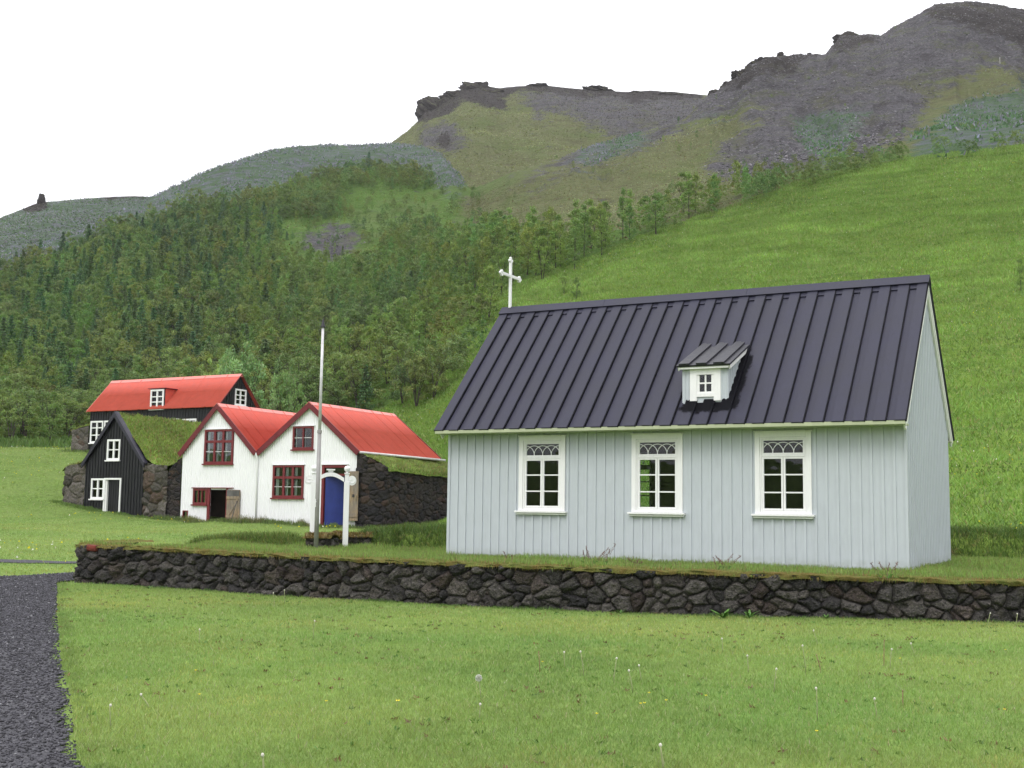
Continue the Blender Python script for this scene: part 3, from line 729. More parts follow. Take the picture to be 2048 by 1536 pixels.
# ------------------------------------------------------------------ grass
def scatter_polar(n, a0, a1, d0, d1, lin=False):
    a = np.radians(a0+rng.random(n)*(a1-a0)); u = rng.random(n); d = np.sqrt(d0**2+u*(d1**2-d0**2))
    if lin: d = d0+(d1-d0)*(u if lin == 1 else np.sqrt(u) if lin == 2 else 1-np.sqrt(1-u)*1.)
    return np.sin(a)*d, np.cos(a)*d
_wy = np.array([(px, py) for px, py in WALL[2:]])
def lawnmask(x, y): return ~inpoly(x, y, PATH) & ~inpoly(x, y, yard) & ~inpoly(x, y, STRIP)
def lawncol(x, y, n):
    g = fbm(x/2.3, y/2.3, 4, 61)[:, None]; g2 = fbm(x/.5, y/.5, 3, 63)[:, None]
    g3 = fbm(x/4.5+9, y/2.6, 4, 65)[:, None]; c = tint(n, (.225,.308,.090), .2, .10)*(1+g*.40+g2*.28)*(1+g3*np.array([.9,.4,.6]))
    yl = (fbm(x/1.1, y/1.1, 3, 67) > .10) & (rng.random(n) < .35); c[yl] *= (1.35,1.08,1.15)
    dry = rng.random(n) < .05; c[dry] = tint(dry.sum(), (.33,.31,.19), .3)
    return c
parts = []
for (n, a0, a1, d0, d1, h, w) in [(480000,-38,38,4.8,18,.034,.0048), (470000,-39,39,7,25,.034,.0085), (130000,-34,-6,25,62,.045,.018), (60000,-34,-8,60,100,.07,.03)]:
    x, y = scatter_polar(n, a0, a1, d0, d1, 3 if d1 == 18 else 2 if d0 == 7 else False); m = lawnmask(x, y)
    x, y = x[m], y[m]; n = len(x)
    tu = 1+2.2*np.clip(fbm(x/.35, y/.35, 3, 71)-.2, 0, 1)
    parts.append(blades(np.stack([x, y, G(x, y)-.004], -1), h*(.5+rng.random(n)*.8)*tu, w*(.7+.7*rng.random(n)), lawncol(x, y, n), 1.1))
V, Fq, C = merge(parts)
tag(npmesh('lawn_grass', V, Fq, M['blade'], col=C), 'short mown grass of the lawn', 'grass', kind='stuff')
# small broad-leaved weeds in the lawn
n = 2600; x, y = scatter_polar(n, -32, 32, 6, 24); m = lawnmask(x, y) & (fbm(x/1.1, y/1.1, 3, 73) > -.02); x, y = x[m], y[m]; n = len(x); k = 5
P = np.repeat(np.stack([x, y, G(x, y)+.012], -1), k, 0)+rng.normal(0, .018, (n*k, 3))*np.array([1, 1, .1]); c = np.repeat(np.where((rng.random(n) < .35)[:, None], tint(n, (.15,.105,.05), .3), tint(n, (.095,.175,.040), .3)), k, 0)
v, f, c = blades(P, .014+.014*rng.random(n*k), .014+.012*rng.random(n*k), c, 2.)
tag(npmesh('lawn_weeds', v, f, M['blade'], col=c), 'tiny dark and brownish weeds speckling the lawn', 'weeds', kind='stuff')
# longer grass: churchyard, wall foot, house feet, path edge
parts = []
n = 430000; x = rng.uniform(-9.5, 20, n); y = rng.uniform(18, 36, n); m = inpoly(x, y, yard); x, y = x[m], y[m]; n = len(x)
g = fbm(x/.9, y/.9, 3, 81)
c = tint(n, (.180,.265,.068), .3)*(1+g[:, None]*.5); dm = rng.random(n) < .14; c[dm] = tint(dm.sum(), (.22,.17,.09), .3)
parts.append(blades(np.stack([x, y, yz(x, y)-.005], -1), (.035+.06*rng.random(n))*(1+1.6*np.clip(g+.1, 0, 1)), .009+.009*rng.random(n), c, .7))
def along(pts, n, spread, h0, h1, w, col, zf, lean=.6):
    P = np.array(pts, float); L = np.concatenate([[0], np.cumsum(np.hypot(*np.diff(P, axis=0).T))]); s = rng.random(n)*L[-1]
    x = np.interp(s, L, P[:, 0])+rng.normal(0, spread, n); y = np.interp(s, L, P[:, 1])+rng.normal(0, spread, n)
    clump = np.clip(.55+1.5*fbm(x/.35, y/.35, 3, 77), .15, 1.6)
    return blades(np.stack([x, y, zf(x, y)-.01], -1), (h0+rng.random(n)*(h1-h0))*clump, w*(.6+.8*rng.random(n)), tint(n, col, .3), lean)
fl = [(p[0]+.0, p[1]-.10) for p in WALL[2:]]
parts.append(along(fl, 13000, .05, .03, .085, .008, (.115,.205,.050), G))
parts.append(along([(p[0]+.1, p[1]) for p in PATH[1:11]], 12000, .05, .03, .06, .007, (.17,.24,.08), G))
V, Fq, C = merge(parts)
tag(npmesh('rough_grass', V, Fq, M['blade'], col=C), 'longer rough grass of the churchyard and along the foot of the wall', 'grass', kind='stuff')
# meadow hill
parts = []
n = 560000; x, y = scatter_polar(n, -14, 32, 34, 122); z = G(x, y); px, py = proj(x, y, z)
m = (look(R_mead, px, py) > .4) & ~inpoly(x, y, yard) & ((x > -3) | (np.hypot(x, y) > 64)); x, y, z = x[m], y[m], z[m]; n = len(x)
g = fbm(x/6, y/6, 4, 91)[:, None]; zw = z+fbm(x/7, y/7, 3, 94)*3.; g2 = fbm((x*.5+y)/2.2, zw*1.5+x*.12, 4, 93)*.7+fbm(x/1.6, y/1.6, 3, 96)*.4
c = tint(n, (.168,.272,.060), .2)*(1+g*.4)*(1+g2[:, None]*1.5); yl = rng.random(n) < .10; c[yl] = tint(yl.sum(), (.27,.27,.12), .3)
hh = (.07+.16*rng.random(n))*(1+1.2*np.clip(g2, -.4, 1))
parts.append(blades(np.stack([x, y, z-.02], -1), hh, .035+.045*rng.random(n), c, 1.3))
V, Fq, C = merge(parts)
tag(npmesh('meadow_grass', V, Fq, M['blade'], col=C), 'lush uneven grass on the green meadow slope', 'grass', kind='stuff')
# mossy slope tussocks
n = 150000; x, y = scatter_polar(n, -30, 30, 100, 330); z = G(x, y); px, py = proj(x, y, z)
mo = np.maximum(look(R_moss, px, py), .75*look(R_forest, px, py)); m = (mo > .35+.3*rng.random(n)) & (look(R_scree, px, py) < .5); x, y, z, px, py = x[m], y[m], z[m], px[m], py[m]; n = len(x)
g2 = fbm(x/2.5+z, z*.8, 3, 95)[:, None]; gl = fbm(x/25, y/25, 3, 97)[:, None]
c = np.where(look(R_moss, px, py)[:, None] > .4, tint(n, (.20,.218,.108), .3)*(1+gl*.8), tint(n, (.140,.205,.058), .3))*(1+g2*.8)
br = rng.random(n) < .15; c[br] = tint(br.sum(), (.17,.12,.075), .3)
V, Fq, C = blades(np.stack([x, y, z-.03], -1), .06+.16*rng.random(n), .15+.2*rng.random(n), c, 1.4)
tag(npmesh('slope_tussocks', V, Fq, M['blade'], col=C), 'yellowish moss and grass tussocks on the upper hillside', 'grass', kind='stuff')
# loose rocks on the scree
n = 150000; x, y = scatter_polar(n, -31, 31, 110, 430); z = G(x, y); px, py = proj(x, y, z); m = look(R_scree, px, py) > .3+.5*rng.random(n); x, y, z = x[m], y[m], z[m]; n = len(x)
r = .06+.20*rng.random(n)**3
V = O[None]*(r[:, None, None]*(.6+.8*rng.random((n, 6, 1))))*np.array([1.2, 1.2, .7])+np.stack([x, y, z+r*.2], -1)[:, None]
c = tint(n, (.145,.138,.150), .6, .05); k_ = rng.random(n) < .04; c[k_] = (.30,.29,.31)
tag(npmesh('scree_stones', V.reshape(-1, 3), (OF[None]+6*np.arange(n)[:, None, None]).reshape(-1, 3), M['pebble'], col=np.repeat(c, 6, 0)), 'loose grey stones strewn over the scree slopes', 'scree', kind='stuff')
# lupines
n = 60000; x, y = scatter_polar(n, -31, 31, 90, 420); z = G(x, y); px, py = proj(x, y, z); lm = look(R_lup, px, py)
m = (lm > .45) & (fbm(x/5, y/5, 4, 99) > -.10); x, y, z = x[m], y[m], z[m]; n = len(x)
P = np.stack([x, y, z], -1); P = np.repeat(P, 4, 0)+rng.normal(0, .35, (4*n, 3))*np.array([1,1,.2]); n = len(P)
fl_ = rng.random(n) < np.where(P[:, 0] > 20, .15, .5)
c = tint(n, (.075,.150,.070), .3); c[fl_] = tint(fl_.sum(), (.19,.19,.26), .25)
V, Fq, C = blades(P, np.where(fl_, .45, .3)*(.6+.6*rng.random(n)), .22+.2*rng.random(n), c, .9)
tag(npmesh('lupines', V, Fq, M['blade'], col=C), 'blue-grey lupines covering the upper slopes in patches', 'lupines', kind='stuff')
# scattered yellow and white meadow flowers too small to count
n = 9000; x, y = scatter_polar(n, -30, 30, 28, 118); z = G(x, y); px, py = proj(x, y, z)
m = (fbm(x/4, y/4, 3, 101) > .08) & ((look(R_mead, px, py) > .5) | (np.hypot(x, y) < 60)) & (~inpoly(x, y, PATH)) & ~inpoly(x, y, yard); x, y, z = x[m], y[m], z[m]; n = len(x)
c = np.where((rng.random(n) < .72)[:, None], tint(n, (.62,.55,.03), .2, .03), tint(n, (.7,.7,.66), .1, .02))
V, Fq, C = blades(np.stack([x, y, z+.10], -1), .03+.03*rng.random(n), .035+.045*rng.random(n), c, .5)
tag(npmesh('meadow_flowers', V, Fq, M['flower'], col=C), 'tiny yellow and white flowers scattered over the grass', 'flowers', kind='stuff')
# ------------------------------------------------------------------ building helpers
def cladding(x0, x1, z0, top, holes=(), prof=None, dx=.3, thick=0., f=None, mis=(0, 0)):
    """sheet wall with openings; top(x) height; prof(x) relief; f maps (x, depth, z) to local xyz"""
    prof = prof or (lambda x: 0.); f = f or (lambda x, d, z: (x, d, z))
    n = max(1, int(round((x1-x0)/dx))); xs = set(round(x0+(x1-x0)*i/n, 5) for i in range(n+1))
    for h in holes: xs |= {round(h[0], 5), round(h[1], 5)}
    xs = sorted(x for x in xs if x0-1e-6 <= x <= x1+1e-6); mb = MB()
    for a, b in zip(xs[:-1], xs[1:]):
        mid = (a+b)/2; cuts = sorted((h[2], h[3]) for h in holes if h[0] < mid < h[1])
        z = z0; seg = []
        for c0, c1 in cuts: seg.append((z, z, c0, c0)); z = c1
        seg.append((z, z, top(a), top(b)))
        for p, q_, r, s in seg:
            if max(r-p, s-q_) < 1e-4: continue
            mb.add([f(a, prof(a), p), f(b, prof(b), q_), f(b, prof(b), s), f(a, prof(a), r)], [(0,1,2,3)], mis[0])
            if thick: mb.add([f(a, thick, p), f(b, thick, q_), f(b, thick, s), f(a, thick, r)], [(3,2,1,0)], mis[1])
    if thick:
        for h in holes:
            a, b, c, d = h
            for P in ([(a,c),(b,c)], [(b,c),(b,d)], [(b,d),(a,d)], [(a,d),(a,c)]):
                (xa, za), (xb, zb) = P
                mb.add([f(xa,0,za), f(xb,0,zb), f(xb,thick,zb), f(xa,thick,za)], [(0,1,2,3)], mis[0])
    return mb
def battens(mb, xs, z0, top, holes=(), w=.048, t=.026, f=None, mi=0):
    f = f or (lambda x, d, z: (x, d, z))
    for x in xs:
        a, b = x-w/2, x+w/2; z = z0
        segs = []
        for h in sorted((h for h in holes if h[0] < b and h[1] > a), key=lambda h: h[2]):
            segs.append((z, h[2])); z = h[3]
        segs.append((z, min(top(a), top(b))))
        for p, q_ in segs:
            if q_-p > .02:
                P = [f(a,-t,p), f(b,-t,p), f(b,0.,p), f(a,0.,p), f(a,-t,q_), f(b,-t,q_), f(b,0.,q_), f(a,0.,q_)]
                mb.add(P, [(0,3,2,1),(4,5,6,7),(0,1,5,4),(1,2,6,5),(2,3,7,6),(3,0,4,7)], mi)
def sbox(mb, x0, x1, s0, s1, n0, n1, o, ang, mir=None, mi=0):
    """box on a slope; o=(y,z) eave point, ang pitch; mir: mirror y about this value"""
    c, s = math.cos(ang), math.sin(ang)
    def P(x, a, n):
        y = o[0]+a*c-n*s; z = o[1]+a*s+n*c
        if mir is not None: y = 2*mir-y
        return (x, y, z)
    v = [P(x0,s0,n0),P(x1,s0,n0),P(x1,s1,n0),P(x0,s1,n0),P(x0,s0,n1),P(x1,s0,n1),P(x1,s1,n1),P(x0,s1,n1)]
    mb.add(v, [(0,3,2,1),(4,5,6,7),(0,1,5,4),(1,2,6,5),(2,3,7,6),(3,0,4,7)], mi)
def ring(mb, x0, x1, z0, z1, w, y0, y1, mi=0, wb=None, wt=None):
    wb = w if wb is None else wb; wt = w if wt is None else wt
    mb.box(x0, x0+w, y0, y1, z0, z1, mi); mb.box(x1-w, x1, y0, y1, z0, z1, mi)
    if wb: mb.box(x0+w, x1-w, y0, y1, z0, z0+wb, mi)
    if wt: mb.box(x0+w, x1-w, y0, y1, z1-wt, z1, mi)
def placed(o, x, y, z, rz=0.): o.location = (x, y, z); o.rotation_euler = (0, 0, rz); return o
def turf_sheet(name, P, parent, nb=3000, hb=(.04,.10), mat=None, blade=(.185,.260,.062), noise=.06, seed=1):
    P = np.array(P, float); n, m = P.shape[:2]
    P[..., 2] += fbm(P[..., 0]*1.7+seed, P[..., 1]*1.7, 4, seed)*noise*2
    P[..., 0] += fbm(P[..., 1]*2.5, P[..., 2]*2.5, 4, seed+3)*noise; P[..., 1] += fbm(P[..., 0]*2.5, P[..., 2]*2.5, 4, seed+4)*noise*.5
    idx = np.arange(n*m).reshape(n, m); q = np.stack([idx[:-1, :-1], idx[1:, :-1], idx[1:, 1:], idx[:-1, 1:]], -1).reshape(-1, 4)
    o = npmesh(name, P.reshape(-1, 3), q, mat or M['turf'], smooth=True, parent=parent)
    a = rng.random(nb)*(n-1.001); u = rng.random(nb)*(m-1.001); i, j = a.astype(int), u.astype(int); fa, fu = (a-i)[:, None], (u-j)[:, None]
    R = (P[i, j]*(1-fa)+P[i+1, j]*fa)*(1-fu)+(P[i, j+1]*(1-fa)+P[i+1, j+1]*fa)*fu
    c = tint(nb, blade, .35)*(1+fbm(R[:, 0]*1.1+seed, R[:, 1]*1.1, 3, 5)[:, None]*1.2); d = rng.random(nb) < .18; c[d] = tint(d.sum(), (.27,.20,.10), .3)
    v, f, c = blades(R, hb[0]+rng.random(nb)*(hb[1]-hb[0]), .025+.02*rng.random(nb), c, 1.1)
    tag(npmesh('turf_grass', v, f, M['blade'], col=c, parent=o), kind='stuff')
    return o
def grid_between(A, B, m):
    A, B = np.array(A, float), np.array(B, float); t = np.linspace(0, 1, m)[None, :, None]
    return A[:, None]*(1-t)+B[:, None]*t
def resample(pts, n):
    P = np.array(pts, float); L = np.concatenate([[0], np.cumsum(np.linalg.norm(np.diff(P, axis=0), axis=1))]); s = np.linspace(0, L[-1], n)
    return np.stack([np.interp(s, L, P[:, k]) for k in range(P.shape[1])], -1)
def stones(name, pts, mat, parent, cell, depth, seed, du=.03, n=None, out=None):
    """pts: (x,y,zb,zt) along the face"""
    L = np.sum(np.hypot(*np.diff(np.array(pts)[:, :2], axis=0).T)); P = resample(pts, n or int(L/du))
    tx = np.gradient(P[:, 0]); ty = np.gradient(P[:, 1]); l = np.hypot(tx, ty); N_ = np.stack([ty/l, -tx/l], -1)
    v, f, c = stone_grid(P[:, :2], N_, P[:, 2], P[:, 3], du, cell, depth, seed)
    return npmesh(name, v, f, mat, col=c, smooth=True, parent=parent)

# ------------------------------------------------------------------ church
YC = .4895
M['board_edge'] = paint('black_board_edge', (.004,.004,.007), .6, .1, spec=.1)  # near-black strips set along one edge of every raised roof board
church = empty('church', (6.991, 20.958, .6), -YC)
tag(church, 'pale blue-grey wooden church with black board roof and white cross', 'church')
CL, CW, CH = 9.43, 5.10, 2.60; SL = 1.0285; AN = math.atan(SL); EO = (-.435, 2.665); SLEN = 2.985/math.cos(AN)
WX = [-7.19, -4.68, -2.195]
holes = [(x-.45, x+.45, 1.0, 2.42) for x in WX]; casing = [(x-.54, x+.54, .94, 2.51) for x in WX]
topflat = lambda x: CH
def gtop(u): return 3.035+SL*min(u, CW-u)
mb = cladding(-CL, 0, -.1, topflat, holes, thick=.16, mis=(0, 1), dx=1.)
battens(mb, [-CL+.03+.2*i for i in range(48)], -.1, topflat, casing, f=None)
f_r = lambda u, d, z: (-d, u, z)
g = cladding(0, CW, -.1, gtop, (), dx=CW/6, thick=.16, mis=(0, 1), f=f_r)
battens(g, [.03+.2*i for i in range(26)], -.1, lambda u: gtop(u)-.02, (), f=f_r)
f_l = lambda u, d, z: (-CL+d, u, z)
gl = cladding(0, CW, -.1, gtop, [(2.05, 3.05, .2, 2.2)], dx=CW/6, thick=.16, mis=(0, 1), f=f_l)
battens(gl, [.03+.2*i for i in range(26)], -.1, lambda u: gtop(u)-.02, [(2.0, 3.1, 0, 2.25)], f=f_l)
bw = cladding(-CL, 0, -.1, topflat, [holes[0]], thick=.16, mis=(0, 1), dx=1., f=lambda x, d, z: (x, CW-d, z))
for nm, w_ in (('front_wall', mb), ('gable_wall', g), ('gable_wall', gl), ('back_wall', bw)): w_.build(nm, [M['mint'], M['inner']], church)
dmb = MB(); dmb.box(-CL+.03, -CL+.07, 2.05, 3.05, .2, 2.2); dmb.build('door', M['mint'], church)
b = MB(); b.box(-CL+.17, -.17, .17, CW-.17, .22, .25); b.build('floor', M['inner'], church)
b = MB(); b.box(-CL+.17, -.17, .17, CW-.17, 2.56, 2.59); b.build('ceiling', M['inner'], church)
b = MB()
for k in range(7):
    x = -7.9+.95*k
    b.box(x, x+.03, 1.0, 2.2, .25, 1.12); b.box(x, x+.03, 3.0, 4.3, .25, 1.12); b.box(x+.04, x+.38, 1.0, 2.2, .62, .66); b.box(x+.04, x+.38, 3.0, 4.3, .62, .66)
b.build('pews', M['inner'], church)
b = MB(); b.box(.0, .10, -.04, CW+.05, -.03, .0); b.box(0, .035, -.03, CW+.03, -.12, -.03); b.box(-CL-.05, .10, -.06, -.03, -.03, 0); b.build('base_plate', M['white'], church)
b = MB(); b.box(-CL-.10, .07, -.405, -.03, 2.575, 2.60); b.box(-CL-.10, .07, -.425, -.405, 2.58, 2.645)
b.box(-CL-.10, .07, CW+.03, CW+.405, 2.575, 2.60); b.build('soffit_board', M['soffit'], church)
# roof
r = MB()
for mir in (None, CW/2):
    sbox(r, -CL-.12, .09, .03, SLEN, -.085, -.045, EO, AN, mir)
    k = 0; x = -CL-.12
    pitch = (CL+.21)/26.55
    while x < .08:
        x2 = min(x+pitch*.6, .09); j = random.uniform(-.004, .004)
        sbox(r, x, x2-.012, -.012+j, SLEN, -.045, j*.4, EO, AN, mir)
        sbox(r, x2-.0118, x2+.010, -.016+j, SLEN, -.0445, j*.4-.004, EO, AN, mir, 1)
        if mir is None and x2+pitch*.4 < .09: sbox(r, x2, x2+pitch*.4, SLEN-.36, SLEN-.2, -.045, -.02, EO, AN, mir)
        x += pitch
roof = r.build('roof', [M['tar'], M['board_edge']], church)
cp = MB()
xs = [-CL-.14, -6.9, -3.6, .11]
for a, b_ in zip(xs[:-1], xs[1:]):
    for mir in (None, CW/2):
        sbox(cp, a, b_-.006, SLEN-.24, SLEN+.012, .003, .028, EO, AN, mir)
cp.build('ridge_cap', M['tar'], roof)
for mir in (None, CW/2):
    b = MB()
    sbox(b, .02, .05, .02, SLEN-.06, -.27, -.088, EO, AN, mir); sbox(b, .05, .072, .0, SLEN-.06, -.165, -.088, EO, AN, mir); sbox(b, .05, .062, .0, SLEN-.06, -.262, -.215, EO, AN, mir)
    b.build('bargeboard', M['white'], church)
    b = MB(); sbox(b, -CL-.05, -CL-.02, .02, SLEN-.06, -.27, -.088, EO, AN, mir); b.build('bargeboard', M['white'], church)
def church_window(xc, back=False):
    c = MB(); ring(c, -.53, .53, .985, 2.51, .095, -.034, -.001, wb=.0)
    c.box(-.435, .435, -.034, -.001, .985, 1.02); c.box(-.55, .55, -.045, -.001, 2.512, 2.53)
    ring(c, -.433, .433, 1.02, 2.413, .03, -.018, .06)
    w = c.build('window', M['white'], church, bevel=.004)
    s = MB(); s.box(-.585, .585, -.115, -.002, .945, .983); s.box(-.56, .56, -.075, -.003, .905, .943); s.build('sill', M['white'], w, bevel=.006)
    fm = MB()
    ring(fm, -.402, -.004, 1.052, 2.045, .036, -.004, .045); ring(fm, .004, .402, 1.052, 2.045, .036, -.004, .045)
    fm.box(-.402, .402, -.014, .05, 2.047, 2.085); ring(fm, -.402, .402, 2.087, 2.383, .033, -.004, .045)
    for sx in (-1, 1):
        for k in (1, 2):
            z = 1.052+.993*k/3; a, b2 = (.04, .366) if sx > 0 else (-.366, -.04); fm.box(a, b2, .0, .04, z-.013, z+.013)
    fm.build('frame', M['white'], w, bevel=.003)
    ar = MB(); Rr = .198
    for cx in (-.392, -.196, 0, .196, .392):
        pts = []
        for k in range(25):
            a = math.pi*k/24; x = cx+Rr*math.cos(a); z = 2.121+.195*math.sin(a)
            if abs(x) <= .368: pts.append((x, .012, z))
        if len(pts) > 1: ar.tube(pts, .0085, 6)
    ar.build('tracery', M['white'], w)
    p = MB(); p.box(-.368, .368, .024, .028, 1.085, 2.35); p.build('pane', M['glass'], w)
    if back: placed(w, xc, CW, 0, math.pi)
    else: placed(w, xc, 0, 0)
for x in WX: church_window(x)
church_window(WX[0], True)
# dormer
d = MB(); fy = .06
d_h = [(-3.86, -3.56, 3.29, 3.69)]
fw = cladding(-4.17, -3.27, 3.08, lambda x: 3.80, d_h, thick=.05, f=lambda x, q, z: (x, fy+q, z), dx=2)
battens(fw, [-4.14, -4.06, -3.38, -3.30], 3.08, lambda x: 3.80, (), w=.03, t=.015, f=lambda x, q, z: (x, fy+q, z))
sl2 = (4.37-3.84)/1.3
for xx in (-3.27, -4.17):
    sg = 1 if xx > -3.7 else -1
    ft = lambda u, q, z, xx=xx, sg=sg: (xx-sg*q, u, z)
    ff = MB(); us = [fy+.0+i*.1 for i in range(12)]
    for a, b_ in zip(us[:-1], us[1:]):
        za, zb_ = 3.06+SL*a, 3.06+SL*b_; ta, tb = 3.80+sl2*(a-fy), 3.80+sl2*(b_-fy)
        if ta > za: fw.add([ft(a,0,za-.03), ft(b_,0,min(zb_, tb)-.03), ft(b_,0,tb), ft(a,0,ta)], [(0,1,2,3)])
    battens(fw, [fy+.02+.15*i for i in range(6)], 0, lambda u: 3.80+sl2*(u-fy)-.01, [], w=.03, t=.014, f=lambda u, q, z, ft=ft: ft(u, q, max(z, 3.02+SL*u)))
dorm = fw.build('dormer', M['mint'], church)
dr = MB(); a2 = math.atan(sl2); sl2len = 1.43/math.cos(a2)
sbox(dr, -4.26, -3.18, 0, sl2len, .0, .035, (-.07, 3.80), a2)
for x in (-4.22, -3.87, -3.52): sbox(dr, x+.02, x+.23, -.015, sl2len+.02, .036, .075, (-.07, 3.80), a2)
dr.build('dormer_roof', M['dormer_tar'], dorm)
db = MB()
sbox(db, -3.22, -3.195, .02, sl2len-.05, -.075, -.003, (-.05, 3.80), a2); sbox(db, -4.245, -4.22, .02, sl2len-.05, -.075, -.003, (-.05, 3.80), a2)
db.box(-4.22, -3.22, -.05, -.03, 3.76, 3.80); db.box(-4.22, -3.22, -.029, fy-.002, 3.76, 3.775); db.build('bargeboard', M['white'], dorm)
wn = MB(); ring(wn, -4.02+.0, -3.40, 3.14, 3.79, .14, fy-.03, fy-.001, wb=.0); wn.box(-3.88, -3.54, fy-.028, fy-.001, 3.22, 3.285); wn.box(-3.88, -3.54, fy-.028, fy-.001, 3.66, 3.67)
ring(wn, -3.88, -3.54, 3.27, 3.70, .05, fy-.012, fy+.03); wn.box(-3.725, -3.695, fy-.01, fy+.028, 3.32, 3.65); wn.box(-3.83, -3.59, fy-.009, fy+.026, 3.47, 3.50)
dw = wn.build('dormer_window', M['white'], dorm)
p = MB(); p.box(-3.84, -3.58, fy+.012, fy+.016, 3.31, 3.66); p.build('pane', M['glass'], dw)
# cross on the ridge, bar running across the building
c = MB(); XC = -9.36
c.box(XC-.028, XC+.028, 2.55-.032, 2.55+.032, 5.70, 6.86); c.box(XC-.026, XC+.026, 2.12, 2.517, 6.465, 6.535); c.box(XC-.026, XC+.026, 2.583, 2.98, 6.465, 6.535)
def trefoil(mb, y, z, dy, dz):
    pts = [(y+dy*.05, z+dz*.05), (y-dz*.042-dy*.01, z+dy*.042-dz*.01), (y+dz*.042-dy*.01, z-dy*.042-dz*.01)]
    for k, (py_, pz_) in enumerate(pts):
        n = 12; poly = [(XC-.022-.003*k, py_+.036*math.cos(2*math.pi*i/n), pz_+.036*math.sin(2*math.pi*i/n)) for i in range(n)]
        mb.prism(poly, (.044+.006*k, 0, 0))
trefoil(c, 2.55, 6.88, 0, 1); trefoil(c, 2.10, 6.5, -1, 0); trefoil(c, 3.0, 6.5, 1, 0)
c.build('cross', M['white'], church, bevel=.004)

# ------------------------------------------------------------------ white double-gabled house
YW = .479
wh = empty('gabled_house', (-11.1, 52, .803), -YW)
tag(wh, 'white corrugated iron house with two gables, red roofs and maroon trim', 'house')
def simple_window(parent, x0, x1, z0, z1, cols, rows, fm, mm, fw=.07, mw=.03, y=0., sill=True, hood=False, thick=None, curtain=0., tz=None, sillmat=None):
    """cols: number of casements; rows: list of relative muntin heights; tz transom height fraction"""
    w = MB(); ring(w, x0, x1, z0, z1, fw, y-.05, y-.001)
    thick = thick or fw*.7
    ix0, ix1, iz0, iz1 = x0+fw, x1-fw, z0+fw, z1-fw
    for k in range(1, cols):
        x = ix0+(ix1-ix0)*k/cols; w.box(x-thick/2, x+thick/2, y-.04, y+.02, iz0, iz1)
    if tz is not None:
        z = iz0+(iz1-iz0)*tz; w.box(ix0, ix1, y-.045, y+.02, z-thick/2, z+thick/2)
    o = w.build('window', fm, parent, bevel=.004)
    for r_ in rows:
        z = iz0+(iz1-iz0)*r_; mu = MB(); mu.box(ix0, ix1, y-.025, y+.015, z-mw/2, z+mw/2); mu.build('muntin', mm, o)
    p = MB(); p.box(ix0, ix1, y+.018, y+.022, iz0, iz1); p.build('pane', M['glass'], o)
    if sill:
        s = MB(); s.box(x0-.05, x1+.05, y-.11, y-.003, z0-.06, z0-.002); s.build('sill', sillmat or fm, o)
    if hood:
        s = MB(); s.box(x0-.05, x1+.05, y-.08, y-.003, z1+.002, z1+.03); s.build('hood', M['iron_white'], o)
    if curtain:
        s = MB()
        for k in range(cols):
            a = ix0+(ix1-ix0)*k/cols; s.box(a+.0, a+(ix1-ix0)/cols*curtain, y+.07+.01*k, y+.074+.01*k, iz0, iz1)
        s.build('curtain', M['curtain'], o)
    return o
E0, R1, R2, A1, A2, WLN = 3.15, 5.33, 5.24, -2.33, 2.79, 6.5
X0, X1 = -4.34, 5.25
def wtop(x):
    if x < 0: return E0+(R1-E0)*(1-abs(x-A1)/(0-A1 if x > A1 else A1-X0))-.05
    return E0+(R2-E0)*(1-abs(x-A2)/(A2 if x < A2 else X1-A2))-.05
WA = (-3.07,-1.40,2.66,4.20); WB = (1.88,2.99,3.25,4.25); WC = (.87,2.53,1.17,2.58); WS = (-3.62,-2.80,.84,1.55); WV = (-4.19,-3.88,.16,.56)
DA = (-2.62,-1.69,-.03,1.50); DB = (3.62,4.70,.0,2.50)
wl = cladding(X0, X1, -.02, wtop, [WA, WB, WC, WS, WV, DA, DB], prof=lambda x: .017*math.sin(2*math.pi*x/.12), dx=.12/6)
sw = wl.build('front_wall', M['iron_white'], wh)
bx = MB(); bx.box(X0, X0+.08, .03, WLN, -.3, E0-.08); bx.box(X1-.08, X1-.0, .03, WLN, -.3, E0-.08)
bx.box(-.05, .05, .35, WLN, -.3, E0-.1)
bw2 = cladding(X0, X1, -.3, wtop, f=lambda x, d, z: (x, WLN-.05, z)); bx.v += []; 
b0 = len(bx.v); bx.v += bw2.v; bx.f += [tuple(i+b0 for i in f_) for f_ in bw2.f]; bx.m += bw2.m
bx.build('side_wall', M['maroon'], wh)
b = MB(); b.box(X0+.1, X1-.1, .06, 1.6, -.1, .03); b.build('floor', M['inner'], wh)
cladding(X0+.1, X1-.1, -.1, lambda x: wtop(x)-.08, f=lambda x, d, z: (x, 1.6, z)).build('inner_wall', M['inner'], wh)
b = MB(); b.box(.05, 3.49, -.02, .05, -.14, -.02); b.build('base_board', M['maroon'], wh)
